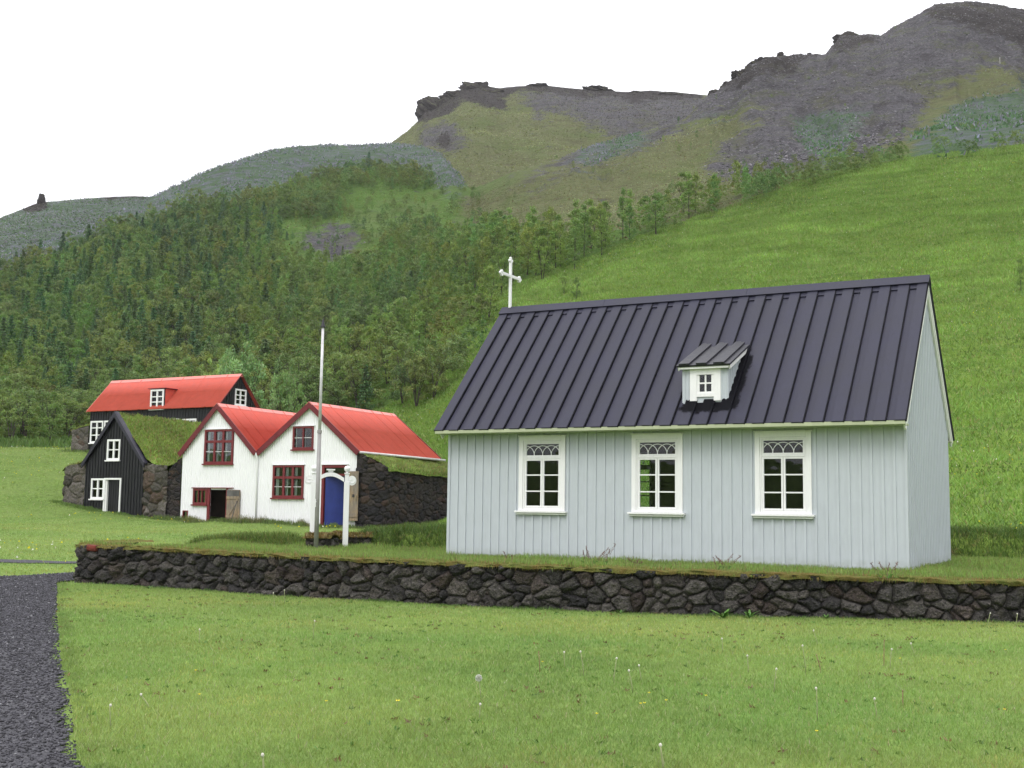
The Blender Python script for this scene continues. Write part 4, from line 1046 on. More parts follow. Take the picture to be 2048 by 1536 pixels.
def corr_slope(name, xa, za, xb, zb, y0, y1, mat, parent, pitch=.1, amp=.012, sheetw=.82):
    n = int((y1-y0)/pitch*6); ys = np.linspace(y0, y1, n+1); L = math.hypot(xb-xa, zb-za); nx, nz = -(zb-za)/L, (xb-xa)/L
    if nz < 0: nx, nz = -nx, -nz
    h = amp*np.sin(2*np.pi*ys/pitch)+.012*((ys/sheetw) % 1.)+.035*np.exp(-(((ys/sheetw) % 1.)-.5)**2*1800)
    rows = [np.stack([xa+(xb-xa)*t+nx*(h+e), ys, za+(zb-za)*t+nz*(h+e)], -1) for t, e in ((0, -.05), (0, 0), (.5, 0), (.5, .012), (1, .012))]
    R_ = np.stack(rows, 1); idx = np.arange(R_.shape[0]*len(rows)).reshape(-1, len(rows))
    q = np.stack([idx[:-1, :-1], idx[1:, :-1], idx[1:, 1:], idx[:-1, 1:]], -1).reshape(-1, 4)
    return npmesh(name, R_.reshape(-1, 3), q, mat, parent=parent)
YR0 = -.12
for (xe, ze, xr, zr) in [(X0-.16, E0-.02, A1, R1), (-.02, E0, A1, R1), (.02, E0, A2, R2), (X1+.17, E0-.03, A2, R2)]:
    rf = corr_slope('roof', xe, ze, xr, zr, YR0, WLN, M['red'], wh)
    # barge board
    L = math.hypot(xr-xe, zr-ze); ux, uz = (xr-xe)/L, (zr-ze)/L; nx, nz = (-uz, ux) if ux > 0 else (uz, -ux)
    for (y0, t0, mt, nm) in ((YR0-.045, .19, M['maroon'], 'bargeboard'), (WLN, .17, M['maroon'], 'bargeboard')):
        b = MB(); e = .045; s0 = -.02
        P = [(xe+ux*s0+nx*e, ze+uz*s0+nz*e), (xr+nx*e*0, zr+e*1.25), (xr, zr-t0*1.2), (xe+ux*s0-nx*t0, ze+uz*s0-nz*t0)]
        b.prism([(p_[0], y0, p_[1]) for p_ in P], (0, .04, 0)); b.build(nm, mt, wh)
for (xr, zr, sl_) in ((A1, R1, .95), (A2, R2, .82)):
    b = MB(); 
    for sg in (-1, 1):
        b.prism([(xr, YR0-.06, zr+.05), (xr+sg*.17, YR0-.06, zr+.05-.17*sl_), (xr+sg*.17, YR0-.06, zr+.03-.17*sl_), (xr, YR0-.06, zr+.03)], (0, WLN-YR0+.08, 0))
    b.build('ridge_cap', M['red_cap'], wh)
W1 = simple_window(wh, *WA, 3, [.33, .68], M['maroon_frame'], M['gutter'], fw=.10, thick=.11, curtain=.3, hood=True, tz=.665)
simple_window(wh, *WB, 2, [.5], M['maroon_frame'], M['gutter'], fw=.09, thick=.07, hood=True, curtain=.12)
simple_window(wh, *WC, 3, [.31, .66], M['maroon_frame'], M['gutter'], fw=.10, thick=.11, curtain=.35, hood=True, tz=.64)
simple_window(wh, *WS, 3, [], M['maroon_frame'], M['gutter'], fw=.09, thick=.045)
simple_window(wh, *WV, 1, [], M['maroon_frame'], M['gutter'], fw=.045)
b = MB(); b.box(-2.76, -2.622, -.06, .02, -.25, 1.56); b.box(-1.69, -1.62, -.05, .02, -.2, 1.56); b.box(-3.68, -1.30, -.085, -.002, 1.562, 1.60); b.box(-2.70, -1.69, -.10, .05, -.28, -.05)
b.build('door_frame', M['maroon_frame'], wh)
# plank door thrown back against the wall
pd = MB()
for k in range(6): pd.box(-1.60+k*.125, -1.60+k*.125+.119, -.10, -.075, -.04+.01*(k % 2), 1.50)
pd.box(-1.60, -.85, -.125, -.101, .28, .38); pd.box(-1.60, -.85, -.125, -.101, 1.10, 1.22)
pd.prism([(-1.50,-.124,.385),(-1.40,-.124,.385),(-.90,-.124,1.095),(-1.00,-.124,1.095)], (0, .022, 0))
pdo = pd.build('door', M['wood'], wh); pdo['label'] = 'open weathered plank door with a diagonal brace'
b = MB(); b.box(-1.58, -.87, -.128, -.1255, 1.22, 1.48); b.build('door_patch', M['greywood'], pdo)
# right doorway
b = MB(); b.box(3.50, 3.62, -.06, .03, -.2, 2.58); b.box(4.70, 4.78, -.06, .03, -.2, 2.58); b.box(3.62, 4.70, -.05, .03, 2.46, 2.58); b.box(3.62, 4.70, -.045, .03, 2.12, 2.20)
b.box(3.5, 4.85, -.12, .05, -.22, -.02); b.build('door_frame', M['maroon_frame'], wh)
b = MB(); b.box(3.44, 4.84, -.09, -.003, 2.582, 2.61); b.build('hood', M['iron_white'], wh)
b = MB(); b.box(3.62, 4.70, .0, .004, 2.21, 2.45); b.build('pane', M['glass'], wh)
dd = MB(); 
dd.box(0, .88, -.02, .02, .05, 2.10)
bd = dd.build('door', M['blue'], wh); placed(bd, 3.64, .04, 0, math.radians(38)); bd['label'] = 'blue inner door standing ajar'
b = MB(); b.box(.881, .905, -.028, .028, .05, 2.10); b.build('door_edge', paint('light_blue_edge', (.25,.33,.5), .5, .1), bd)
pd = MB()
for k in range(4): pd.box(k*.16, k*.16+.153, -.02, .01, .25, 2.30)
pd.box(0, .63, -.045, -.021, .40, .52); pd.box(0, .63, -.045, -.021, 1.95, 2.2); pd.box(.5, .60, -.07, -.046, 1.15, 1.3)
po = pd.build('door', M['wood'], wh); placed(po, 4.86, -.10, 0, math.radians(-8)); po['label'] = 'weathered outer plank door with iron latch'
b = MB(); b.box(.36, .46, -.06, -.0455, 1.22, 1.34); b.build('latch', M['darkcap'], po)
# gutter and downpipe
g_ = MB(); g_.tube([(X1+.21, -.1, E0-.06), (X1+.21, WLN+.35, E0-.10)], .055, 10); g_.build('gutter', M['gutter'], wh, smooth=True)
g_ = MB(); g_.tube([(0, -.12, E0+.03), (0, -.14, E0-.12), (.03, -.06, E0-.35), (.03, -.05, .1)], .035, 8); g_.build('downpipe', M['iron_white'], wh, smooth=True)
# stone and turf flanks
stones('stone_flank', [(5.28,-.06,-.35,3.10),(5.75,-.10,-.35,2.96),(6.2,-.12,-.35,2.76),(6.70,-.10,-.35,2.54),(6.78,0,-.3,2.46),(6.72,.3,-.3,2.42),(6.55,3,-.1,2.34),(6.25,6.5,.1,2.34),(6.1,8.5,.2,2.34)], M['lava_dark'], wh, (.34,.22), .10, 33, .03)
A_ = resample([(5.22,.02,3.06),(5.22,3,3.02),(5.22,8.5,2.86)], 60); B_ = resample([(6.82,.02,2.44),(6.68,3,2.36),(6.2,8.5,2.34)], 60)
P = grid_between(A_, B_, 14); P[:, -1, 2] -= .14; P[:, -2, 0] += .06; P[:, 5:11, 2] += .05
turf_sheet('turf_top', P, wh, 9000, (.05,.14), blade=(.205,.275,.075), seed=3)
stones('stone_flank', [(-5.45,-.02,-.45,2.0),(-4.9,-.02,-.4,2.62),(-4.36,-.04,-.35,2.98)], M['lava_dark'], wh, (.26,.17), .06, 35, .025)
b = MB(); b.prism([(-5.5,.1,-.5),(-4.34,.1,-.5),(-4.34,.1,2.9),(-5.5,.1,2.0)], (0, WLN, 0)); b.build('turf_core', M['turf'], wh)

# ------------------------------------------------------------------ turf-roofed black house
YT = .513
th = empty('turf_house', (-17.041, 55, 1.059), -YT)
tag(th, 'small black gabled house with grass turf roof and rough stone side walls', 'turf house')
TW, TE, TR = 3.825, 2.61, 4.80; TA = -TW/2
ttop = lambda x: TE+(TR-TE)*(1-abs(x-TA)/(TW/2))-.06
hw = [(-2.40,-1.57,2.64,3.56), (-3.36,-2.51,.81,1.73), (-2.43,-1.44,-.05,1.70)]
fb = cladding(-TW, 0, -.3, ttop, hw, dx=.4, thick=.08)
battens(fb, [-TW+.04+.19*i for i in range(20)], -.3, lambda x: ttop(x), [(h[0]-.03, h[1]+.03, h[2]-.04, h[3]+.04) for h in hw], w=.06, t=.03)
fb.build('front_wall', M['black'], th)
simple_window(th, -2.42, -1.55, 2.61, 3.59, 2, [.5], M['white'], M['white'], fw=.09, thick=.09, mw=.05, curtain=.25)
simple_window(th, -3.38, -2.49, .78, 1.75, 2, [.5], M['white'], M['white'], fw=.09, thick=.09, mw=.05, curtain=.25)
b = MB(); ring(b, -2.50, -1.37, -.2, 1.77, .085, -.05, -.001, wb=0); b.box(-2.415, -2.33, .0, .35, -.2, 1.68)
df = b.build('door_frame', M['white'], th)
b = MB(); b.box(-2.33, -1.45, .10, .14, -.2, 1.68)
for k in range(6): b.box(-2.31+k*.15, -2.30+k*.15+.01, .085, .099, -.2, 1.68)
b.build('door', M['black'], th)
b = MB(); b.box(-2.5, -1.37, -.15, .02, -.28, -.17); b.build('doorstep', M['greywood'], th)
for sg in (-1, 1):
    b = MB(); xe = TA+sg*(TW/2+.17); ze = TE-.19
    b.prism([(TA, -.16, TR+.10), (xe, -.16, ze+.05), (xe, -.16, ze-.17), (TA, -.16, TR-.16)], (0, .07, 0)); b.build('bargeboard', M['blackbarge'], th)
    b = MB(); b.prism([(TA, -.089, TR+.12), (TA+sg*(TW/2+.2), -.089, ze+.02), (TA+sg*(TW/2+.2), -.089, ze-.02), (TA, -.089, TR+.05)], (0, .2, 0)); b.build('roof_edge', M['blackbarge'], th)
ys = np.linspace(.05, 7.6, 50)
for sg, prof in ((1, [(TA,4.84),(TA+.9,3.85),(.12,2.72),(.5,2.52),(1.0,2.42),(1.5,2.42)]), (-1, [(TA,4.84),(TA-.9,3.85),(-TW-.12,2.68),(-TW-.5,2.55),(-TW-1.0,2.48),(-TW-1.55,2.40),(-TW-1.72,2.2)])):
    pr = resample([(a, 0, b_) for a, b_ in prof], 26)
    P = np.repeat(pr[None], len(ys), 0); P[..., 1] = ys[:, None]
    P[..., 2] -= .015*ys[:, None]; edge = np.clip(1-ys/.4, 0, 1)[:, None]; P[..., 2] -= edge*.10*(np.abs(P[..., 0]-TA) > TW/2)
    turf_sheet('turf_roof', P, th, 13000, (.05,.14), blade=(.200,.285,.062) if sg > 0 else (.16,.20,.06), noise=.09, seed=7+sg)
stones('stone_flank', [(-5.35,1.2,-.1,2.2),(-5.5,.5,-.2,2.28),(-5.44,.1,-.3,2.3),(-5.1,-.02,-.4,2.36),(-4.5,-.02,-.4,2.42),(-3.86,.0,-.4,2.50)], M['field'], th, (.62,.46), .12, 41, .03)
stones('stone_flank', [(.03,.02,-.4,2.52),(.7,-.02,-.4,2.38),(1.5,.05,-.4,2.34)], M['field'], th, (.66,.50), .12, 46, .03)
b = MB(); b.prism([(TA,7.5,4.7),(1.5,7.5,2.4),(1.5,7.5,-.5),(-5.4,7.5,-.5),(-5.4,7.5,2.3)], (0, .1, 0)); b.build('back_wall', M['turf'], th)
b = MB(); b.box(-5.3, -5.2, .3, 7.5, -.5, 2.2); b.box(-TW, -TW+.06, .1, 7.4, -.3, 2.4); b.box(-.06, 0, .1, 7.4, -.3, 2.4); b.build('side_wall', M['turf'], th)

# ------------------------------------------------------------------ black house with red roof, further back
YD = .499
rh = empty('red_roofed_house', (-16.393, 66, 4.2), -YD)
tag(rh, 'long black timber house with red iron roof standing behind the turf house', 'house')
zz0 = 4.2; RL, RWd, REv, RRd = 10.1, 3.29, 7.16-zz0, 9.08-zz0
fl_ = cladding(-RL, 0, -.4, lambda x: REv, [(-10.0,-8.98,1.05,2.30),(-8.86,-7.85,1.05,2.30),(-3.80,-2.95,1.05,2.28),(-2.62,-1.62,1.05,2.25)], dx=1., thick=.08)
battens(fl_, [-RL+.04+.21*i for i in range(48)], -.4, lambda x: REv, [(-10.05,-8.94,.95,2.36),(-8.9,-7.8,.95,2.36),(-3.85,-2.9,.95,2.34),(-2.67,-1.57,.95,2.3)], w=.06, t=.03)
fl_.build('front_wall', M['black'], rh)
for (a, b_, t_) in ((-10.02,-8.96,2.33),(-8.88,-7.83,2.33),(-3.82,-2.93,2.31),(-2.64,-1.60,2.28)):
    simple_window(rh, a, b_, 1.02, t_, 2, [.33, .72], M['white'], M['white'], fw=.10, thick=.10, mw=.06, curtain=.2)
rg_top = lambda u: REv+(RRd-REv)*(1-abs(u-RWd/2)/(RWd/2))-.05
ge = cladding(0, RWd, -.4, rg_top, [(1.29,2.18,7.33-zz0,8.22-zz0)], dx=RWd/6, f=lambda u, d, z: (-d, u, z), thick=.08)
battens(ge, [.04+.2*i for i in range(16)], -.4, rg_top, [(1.24,2.23,7.28-zz0,8.28-zz0)], w=.05, t=.03, f=lambda u, d, z: (-d, u, z)); ge.build('gable_wall', M['black'], rh)
gw = simple_window(rh, -.47, .47, 7.31-zz0, 8.25-zz0, 2, [.33, .66], M['white'], M['white'], fw=.09, thick=.09, mw=.05); placed(gw, 0, 1.735, 0, math.pi/2)
ge = cladding(0, RWd, -.4, rg_top, (), dx=RWd/6, f=lambda u, d, z: (-RL+d, u, z)); ge.build('gable_wall', M['black'], rh)
bk_ = cladding(-RL, 0, -.4, lambda x: REv, (), dx=1., f=lambda x, d, z: (x, RWd, z)); bk_.build('back_wall', M['black'], rh)
def corr_x(name, ya, za, yb, zb, x0, x1, mat, parent):
    o = corr_slope(name, ya, za, yb, zb, x0, x1, mat, parent, sheetw=1.7)
    n = len(o.data.vertices); co = np.empty(n*3, np.float32); o.data.vertices.foreach_get('co', co); co = co.reshape(-1, 3); co = co[:, [1, 0, 2]]
    o.data.vertices.foreach_set('co', np.ascontiguousarray(co).ravel()); o.data.update(); return o
corr_x('roof', -.2, REv-.05, RWd/2, RRd, -RL-.12, .12, M['red'], rh); corr_x('roof', RWd+.2, REv-.05, RWd/2, RRd, -RL-.12, .12, M['red'], rh)
b = MB(); b.prism([(-RL-.15, RWd/2, RRd+.06), (-RL-.15, RWd/2-.16, RRd-.12), (-RL-.15, RWd/2+.16, RRd-.12)], (RL+.3, 0, 0)); b.build('ridge_cap', M['red_cap'], rh)
for x in (-RL-.14, .125):
    for sg in (0, 1):
        b = MB(); ye = -.22 if sg == 0 else RWd+.22
        b.prism([(x, ye, REv-.03), (x, RWd/2, RRd+.05), (x, RWd/2, RRd-.02), (x, ye, REv-.13)], (.025, 0, 0)); b.build('bargeboard', M['red_cap'] if x < -1 else M['maroon'], rh)
dm = MB(); dm.box(-5.24, -5.16, -.02, .0, 7.05-zz0, 8.28-zz0); dm.box(-4.19, -4.09, -.02, .0, 7.05-zz0, 8.28-zz0); dm.box(-5.16,-4.19,-.019,0,7.0-zz0,7.1-zz0)
dms = dm.build('dormer', M['black'], rh)
b = MB(); zt_ = 8.28-zz0; yb_ = (zt_-REv)/((RRd-REv)/(RWd/2))
b.prism([(-4.115,0,7.1-zz0),(-4.115,0,zt_),(-4.115,yb_,zt_)], (.03, 0, 0)); b.prism([(-5.24,0,7.1-zz0),(-5.24,0,zt_),(-5.24,yb_,zt_)], (.03, 0, 0)); b.build('dormer_cheek', M['red'], dms)
b = MB(); b.box(-5.38, -3.98, -.12, yb_+.35, zt_+.0, zt_+.04); b.build('dormer_roof', M['maroon'], dms)
simple_window(rh, -5.20, -4.15, 7.1-zz0, 8.25-zz0, 2, [.33, .66], M['white'], M['white'], fw=.11, thick=.11, mw=.06, y=-.03)
# stone wall with a turf top beside it
sw = empty('stone_wall', (-16.393-11.0*math.cos(YD), 66+11.0*math.sin(YD), 4.2), -YD); tag(sw, 'short thick wall of cut stones with turf top at the left end of the red-roofed house', 'stone wall')
stones('stone_face', [(-.75,1.8,-.5,1.75),(-.72,.3,-.5,1.78),(-.62,.0,-.5,1.82),(.1,-.05,-.5,1.95),(.8,0,-.5,2.05)], M['field'], sw, (.42,.30), .05, 55, .03)
P = grid_between(resample([(-.78,0,1.75),(.0,-.02,1.95),(.85,.0,2.10)], 20), resample([(-.78,1.8,1.75),(0,1.8,1.95),(.85,1.8,2.10)], 20), 12); P[:, 3:9, 2] += .12
turf_sheet('turf_top', P, sw, 1500, (.05,.14), seed=12)

# ------------------------------------------------------------------ trees
def crown_leaves(kind, h, w, n, seed, ls):
    r = np.random.default_rng(seed)
    if kind == 'conifer':
        nl = int(h/.32); P = []; tk = []
        per = max(6, n//max(1, nl*9))
        for i in range(nl):
            z = h*(.08+.92*i/nl); R = w*.5*(1-z/h)**.85+.08
            for b in range(9):
                a = r.random()*6.28; L = R*r.uniform(.7, 1.12); t = r.random(per)
                k = 1.2+.8*math.sin(a*3+i)
                P.append(np.stack([np.cos(a)*t*L, np.sin(a)*t*L, z-.22*t*L+t**2*L*.16+r.normal(0, .03, per)], -1)+r.normal(0, .05, (per, 3))); tk.append(np.full(per, r.uniform(.75, 1.25)))
        P = np.concatenate(P); tk = np.concatenate(tk)
    else:
        nc = {'birch': 46, 'willow': 60, 'poplar': 34, 'round': 80}[kind]; P = []; tk = []
        lob = r.random((5, 3))
        for i in range(nc):
            if kind == 'poplar':
                z = r.uniform(.12, 1.)*h; R = w*.5*math.sin(min(1, (z/h)*.9+.12)*math.pi)**.6; a = r.random()*6.28; d = R*math.sqrt(r.random()); cr = .22
            elif kind == 'birch':
                t = r.random(); z = h*(.14+.86*t); R = w*.5*(math.sin(math.pi*min(1, t*.82+.18)))**.7; a = r.random()*6.28; d = R*r.random()**.45; R *= 1; cr = .27
            else:
                t = r.random()**.8; z = h*(.12+.86*t); R = w*.5*math.sqrt(max(.05, 1-(t*.95)**2.2)); a = r.random()*6.28; d = R*r.random()**.4*(1+.35*math.sin(a*2.3+seed)); cr = .30
                z *= 1+.14*math.sin(a*3+seed)
            m = n//nc; u = r.normal(0, 1, (m, 3)); u /= np.linalg.norm(u, axis=1)[:, None]; rad = cr*(h/3.5)**.6*r.uniform(.6, 1.3)*r.random((m, 1))**.4
            P.append(np.array([math.cos(a)*d, math.sin(a)*d, z])+u*rad*np.array([1, 1, .8])); tk.append(np.full(m, r.uniform(.72, 1.28)))
        P = np.concatenate(P); tk = np.concatenate(tk)
    m = len(P)
    nrm = r.normal(0, 1, (m, 3))+np.array([0, 0, .7])+P*np.array([.5,.5,0]); nrm /= np.linalg.norm(nrm, axis=1)[:, None]
    t1 = np.cross(nrm, r.normal(0, 1, (m, 3))); t1 /= np.linalg.norm(t1, axis=1)[:, None]; t2 = np.cross(nrm, t1)
    s = ls*(.6+.8*r.random((m, 1)))
    V = np.stack([P-t1*s, P+t2*s*.55, P+t1*s, P-t2*s*.55], 1)
    return V, tk
LC = {'conifer': (.098,.165,.085), 'birch': (.158,.220,.064), 'willow': (.148,.196,.068), 'poplar': (.156,.230,.072), 'round': (.225,.330,.125)}
def leafcols(kind, tk, r, base=None):
    c = np.array(base or LC[kind])[None]*tk[:, None]*(1+(r.random((len(tk), 3))-.5)*np.array([.22,.18,.2])*1.4)
    if kind == 'conifer': tip = r.random(len(tk)) < .3; c[tip] = c[tip]*np.array([1.5,1.35,1.2])
    else: tip = r.random(len(tk)) < .12; c[tip] = c[tip]*np.array([1.3,1.25,1.15])
    return np.repeat(c[:, None], 4, 1)
def trunk_mb(kind, h, w, seed):
    r = random.Random(seed); mb = MB()
    if kind == 'conifer': mb.tube([(0,0,-.2),(0,0,h*.5),(0,0,h*.97)], [.07,.045,.01], 6); return mb
    ns = 1 if kind == 'poplar' else (2 if kind == 'birch' else 4)
    for i in range(ns):
        a = r.random()*6.28; sp = w*(.05 if kind == 'poplar' else .22); 
        p0 = (r.uniform(-.05,.05), r.uniform(-.05,.05), -.2); p1 = (math.cos(a)*sp*.4, math.sin(a)*sp*.4, h*.35); p2 = (math.cos(a)*sp, math.sin(a)*sp, h*.65); p3 = (math.cos(a)*sp*1.3, math.sin(a)*sp*1.3, h*.9)
        mb.tube([p0, p1, p2, p3], [.05, .038, .022, .008], 5)
        for k in range(4):
            t = r.uniform(.3, .7); b = [p1[j]+(p2[j]-p1[j])*t for j in range(3)]; aa = r.random()*6.28
            mb.tube([b, (b[0]+math.cos(aa)*w*.18, b[1]+math.sin(aa)*w*.18, b[2]+h*.14), (b[0]+math.cos(aa)*w*.30, b[1]+math.sin(aa)*w*.30, b[2]+h*.30)], [.018, .012, .004], 4)
    return mb
PROTO = {}
def variant(x, y):
    k = float(fbm(np.array(x/24.), np.array(y/24.), 3, 5))*9+1.5+random.uniform(-1.1, 1.1)
    return int(min(3, max(0, round(k))))
SPEC = {'conifer': (5.0, 2.5, 3000, .090), 'birch': (4.4, 2.3, 3200, .060), 'willow': (3.2, 3.2, 3800, .060), 'poplar': (5.0, 1.5, 2600, .058), 'round': (4.4, 4.6, 7000, .068)}
for kd, (h, w, n, ls) in SPEC.items():
    for v in range(4):
        r = np.random.default_rng(100+v+len(kd)*7); V, tk = crown_leaves(kd, h, w, n, 100+v*13+len(kd), ls)
        C = leafcols(kd, tk, r)*np.array([(.76,.88,1.0),(.95,.98,.95),(1.10,1.04,.90),(.98,1.10,1.02)][v]); PROTO[kd, v] = (V, tk, C, trunk_mb(kd, h, w, 5+v+len(kd)*3))
MESH = {}
def tree_meshes(kd, v):
    if (kd, v) not in MESH:
        V, tk, C, tb = PROTO[kd, v]; m = len(V)
        cr = npmesh('crown', V.reshape(-1, 3), np.arange(4*m).reshape(m, 4), M['leaf'], col=C.reshape(-1, 3)); tr = tb.build('trunk', M['bark'])
        MESH[kd, v] = (cr.data, tr.data)
        for o in (cr, tr): bpy.data.objects.remove(o)
    return MESH[kd, v]
NAMES = {'conifer': 'spruce_tree', 'birch': 'birch_tree', 'willow': 'willow_bush', 'poplar': 'poplar_tree', 'round': 'broadleaf_tree'}
def add_tree(kd, v, x, y, s, label, group=None, sx=1., z=None):
    cm, tm = tree_meshes(kd, v)
    e = empty(NAMES[kd], (x, y, float(G(x, y)) if z is None else z), random.random()*6.28); e.scale = (s*sx, s*sx, s)
    for nm, d_ in (('crown', cm), ('trunk', tm)): link(bpy.data.objects.new(nm, d_), e)
    return tag(e, label, 'bush' if kd == 'willow' else 'tree', group)
# --- individually placed ones: (px, py of foot, distance)
SP = [('round', 0, -18.3, 79.0, 1.62, .66, 'pale green rounded tree rising behind the right gable of the red-roofed black house'),
      ('round', 1, -14.9, 78.0, 1.35, .50, 'smaller pale green tree just right of the red-roofed house gable'),
      ('round', 2, -20.9, 82.0, 1.30, .55, 'pale green tree behind the ridge of the red roof')]
for kd, v, x, y, s, sx, lb in SP: add_tree(kd, v, x, y, s, lb, sx=sx)
def foot(px, py, lo=60, hi=200):
    best = None
    for D in np.arange(lo, hi, .5):
        x, y, z = at(px, py, D)
        if float(G(x, y)) >= float(z): return float(x), float(y), D
    return float(x), float(y), D
for px, py, kd, s, sx, lb in [(805, 812, 'willow', .95, .85, 'small yellowish bush with bare stem at the lower corner of the wood, left of two'),
                          (833, 815, 'willow', 1.0, .95, 'open bush with dark forked stems just above the white house roof end'),
                          (868, 795, 'willow', 1.05, .9, 'dense olive bush right of the two small bushes above the red roof'),
                          (1128, 590, 'birch', .42, .9, 'small dark bush alone on the meadow right of the cross'),
                          (1152, 600, 'birch', .40, .9, 'second lone dark bush on the meadow further right of the cross'),
                          (2042, 585, 'birch', .45, .8, 'thin dark shrub on the meadow at the right edge of the photo')]:
    x, y, D = foot(px, py); add_tree(kd, random.randrange(4), x, y, s, lb, sx=sx)
# --- the wood
cand = []
gs = 2.2
r = np.random.default_rng(3)
CLR = [(-19.0,81.5),(-15.6,80.),(-21.5,84.)]
a = np.radians(np.arange(-33, 33, 1.))
xs = np.arange(-150, 110, gs); ysn = np.arange(60, 330, gs); X_, Y_ = np.meshgrid(xs, ysn); X_ = (X_+r.uniform(-.95, .95, X_.shape)).ravel(); Y_ = (Y_+r.uniform(-.95, .95, Y_.shape)).ravel()
D_ = np.hypot(X_, Y_); A_ = np.degrees(np.arctan2(X_, Y_)); k = (np.abs(A_) < 32) & (D_ > 74); X_, Y_, D_, A_ = X_[k], Y_[k], D_[k], A_[k]
Z_ = G(X_, Y_); px, py = proj(X_, Y_, Z_)
bx_ = np.interp(px, [e[0] for e in EDGE], [e[1] for e in EDGE])
up = bx_-py                                # rows above the meadow edge
fm = look(R_forest, px, py); dens = np.zeros(len(px))
left = px < 960
dens = np.where(left & (fm > .45), .97, 0.)
clear = (px > 690) & (px < 960) & (py < 470) & (py > 380); dens = np.where(clear, .34, dens)
clear2 = (px > 560) & (px < 760) & (py < 545) & (py > 440); dens = np.where(clear2, .25, dens)
lup_zone = look(R_lup, px, py) > .5; dens = np.where(lup_zone | (D_ > 300), 0., dens)
strip = (px >= 960) & (up > -6); hgt = np.interp(px, [960, 1060, 1150, 1300, 1500, 1650, 1800, 1900, 2500], [125, 64, 38, 30, 24, 19, 15, 11, 9])
dens = np.where(strip, np.where(up < hgt, np.interp(px, [960, 1450, 1700, 1850, 2048], [1., 1., 1., .8, .55]), np.where(up < hgt+45, .12, .012)), dens)
dens = np.where((px > 960) & (up < -6), 0, dens)
sc_ = (px > 700) & (px < 1000) & (up < -6) & (py < 810) & (py > 590) & (py < 880-.25*(px-700)+0); dens = np.where(sc_, .42, dens)
keep = (r.random(len(px)) < dens) & ~((px > 400) & (px < 640) & (D_ < 86) & (px < 635))
T = []
for i in np.nonzero(keep)[0]:
    x, y, p, q_, D = X_[i], Y_[i], px[i], py[i], D_[i]; u = r.random()
    if p < 960:
        pc = .42 if (p < 480 and 500 < q_ < 800) else (.16 if p < 560 and 440 < q_ < 830 else .02)
        pp = .55 if (480 < p < 960 and 440 < q_ < 790) else .08
        if sc_[i]: kd, s = 'willow', r.uniform(.6, 1.05)
        elif u < pc: kd, s = 'conifer', r.uniform(.55, 1.05)
        elif u < pc+pp: kd, s = 'poplar', r.uniform(.65, 1.05)
        elif u < .8: kd, s = 'willow', r.uniform(.75, 1.25)
        else: kd, s = 'birch', r.uniform(.6, 1.)
        if clear[i] or clear2[i]: s *= .5
        if q_ < 400: s *= .8
    else:
        s = np.interp(p, [960, 1200, 1400, 1500, 1600, 1750, 1900, 2100], [.95, .95, .85, .70, .62, .5, .45, .4])*r.uniform(.75, 1.15)
        kd = 'birch' if (p < 1480 and u < .6) else ('poplar' if p < 1500 else 'willow')
        if up[i] > hgt[i]: s *= .4
    T.append((D/ s, kd, x, y, s, p, q_))
T.sort(key=lambda t: t[0]); 
infr_ = [t for t in T if -10 < t[5] < 2058 and not (860 < t[5] < 1900 and t[6] > 640)]
sel = set(id(t) for t in infr_[:285])
def zone(kd, p, q_):
    if kd == 'conifer': return 'dark green spruce in the wood on the left hillside', 'spruces in the hillside wood'
    if kd == 'poplar': return 'slim light green young tree standing close among others on the slope', 'slim young trees on the slope'
    if kd == 'willow':
        return ('low bush in the row along the upper edge of the green meadow', 'bushes along the upper meadow edge') if p > 1000 else ('rounded olive green bush in the wood behind the houses', 'bushes in the wood behind the houses')
    return ('young birch with dark stems in the row above the green meadow', 'birches along the meadow edge') if p > 960 else ('young birch with loose green crown in the hillside wood', 'birches in the hillside wood')
for t in infr_[:285]:
    lb, gr = zone(t[1], t[5], t[6]); add_tree(t[1], variant(t[2], t[3]), t[2], t[3], t[4], lb, gr, sx=random.uniform(.85, 1.2))
VV = []; CC = []
for t in T:
    if id(t) in sel: continue
    V, tk, C, tb = PROTO[t[1], variant(t[2], t[3])]; f = .62 if t[0] < 250 else .45
    m = int(len(V)*f); ix = r.permutation(len(V))[:m]; a = r.random()*6.28; ca, sa = math.cos(a), math.sin(a); k = 1.15 if f > .5 else 1.35
    v = V[ix]; ce = v.mean(1, keepdims=True); v = ce+(v-ce)*k; v = v*t[4]*np.array([r.uniform(.85, 1.2)]*2+[1.])
    v = np.stack([v[..., 0]*ca-v[..., 1]*sa, v[..., 0]*sa+v[..., 1]*ca, v[..., 2]], -1)+np.array([t[2], t[3], float(G(t[2], t[3]))])
    VV.append(v.reshape(-1, 3)); CC.append((C[ix]*np.array([r.uniform(.8, 1.15), 1., r.uniform(.85, 1.15)])*r.uniform(.80, 1.2)).reshape(-1, 3))
VV = np.concatenate(VV); CC = np.concatenate(CC)
tag(npmesh('wood', VV, np.arange(len(VV)).reshape(-1, 4), M['leaf'], col=CC), 'dense mixed young wood covering the hillside behind the houses', 'wood', kind='stuff')
print('trees', len(T), 'leaf quads in wood', len(VV)//4)

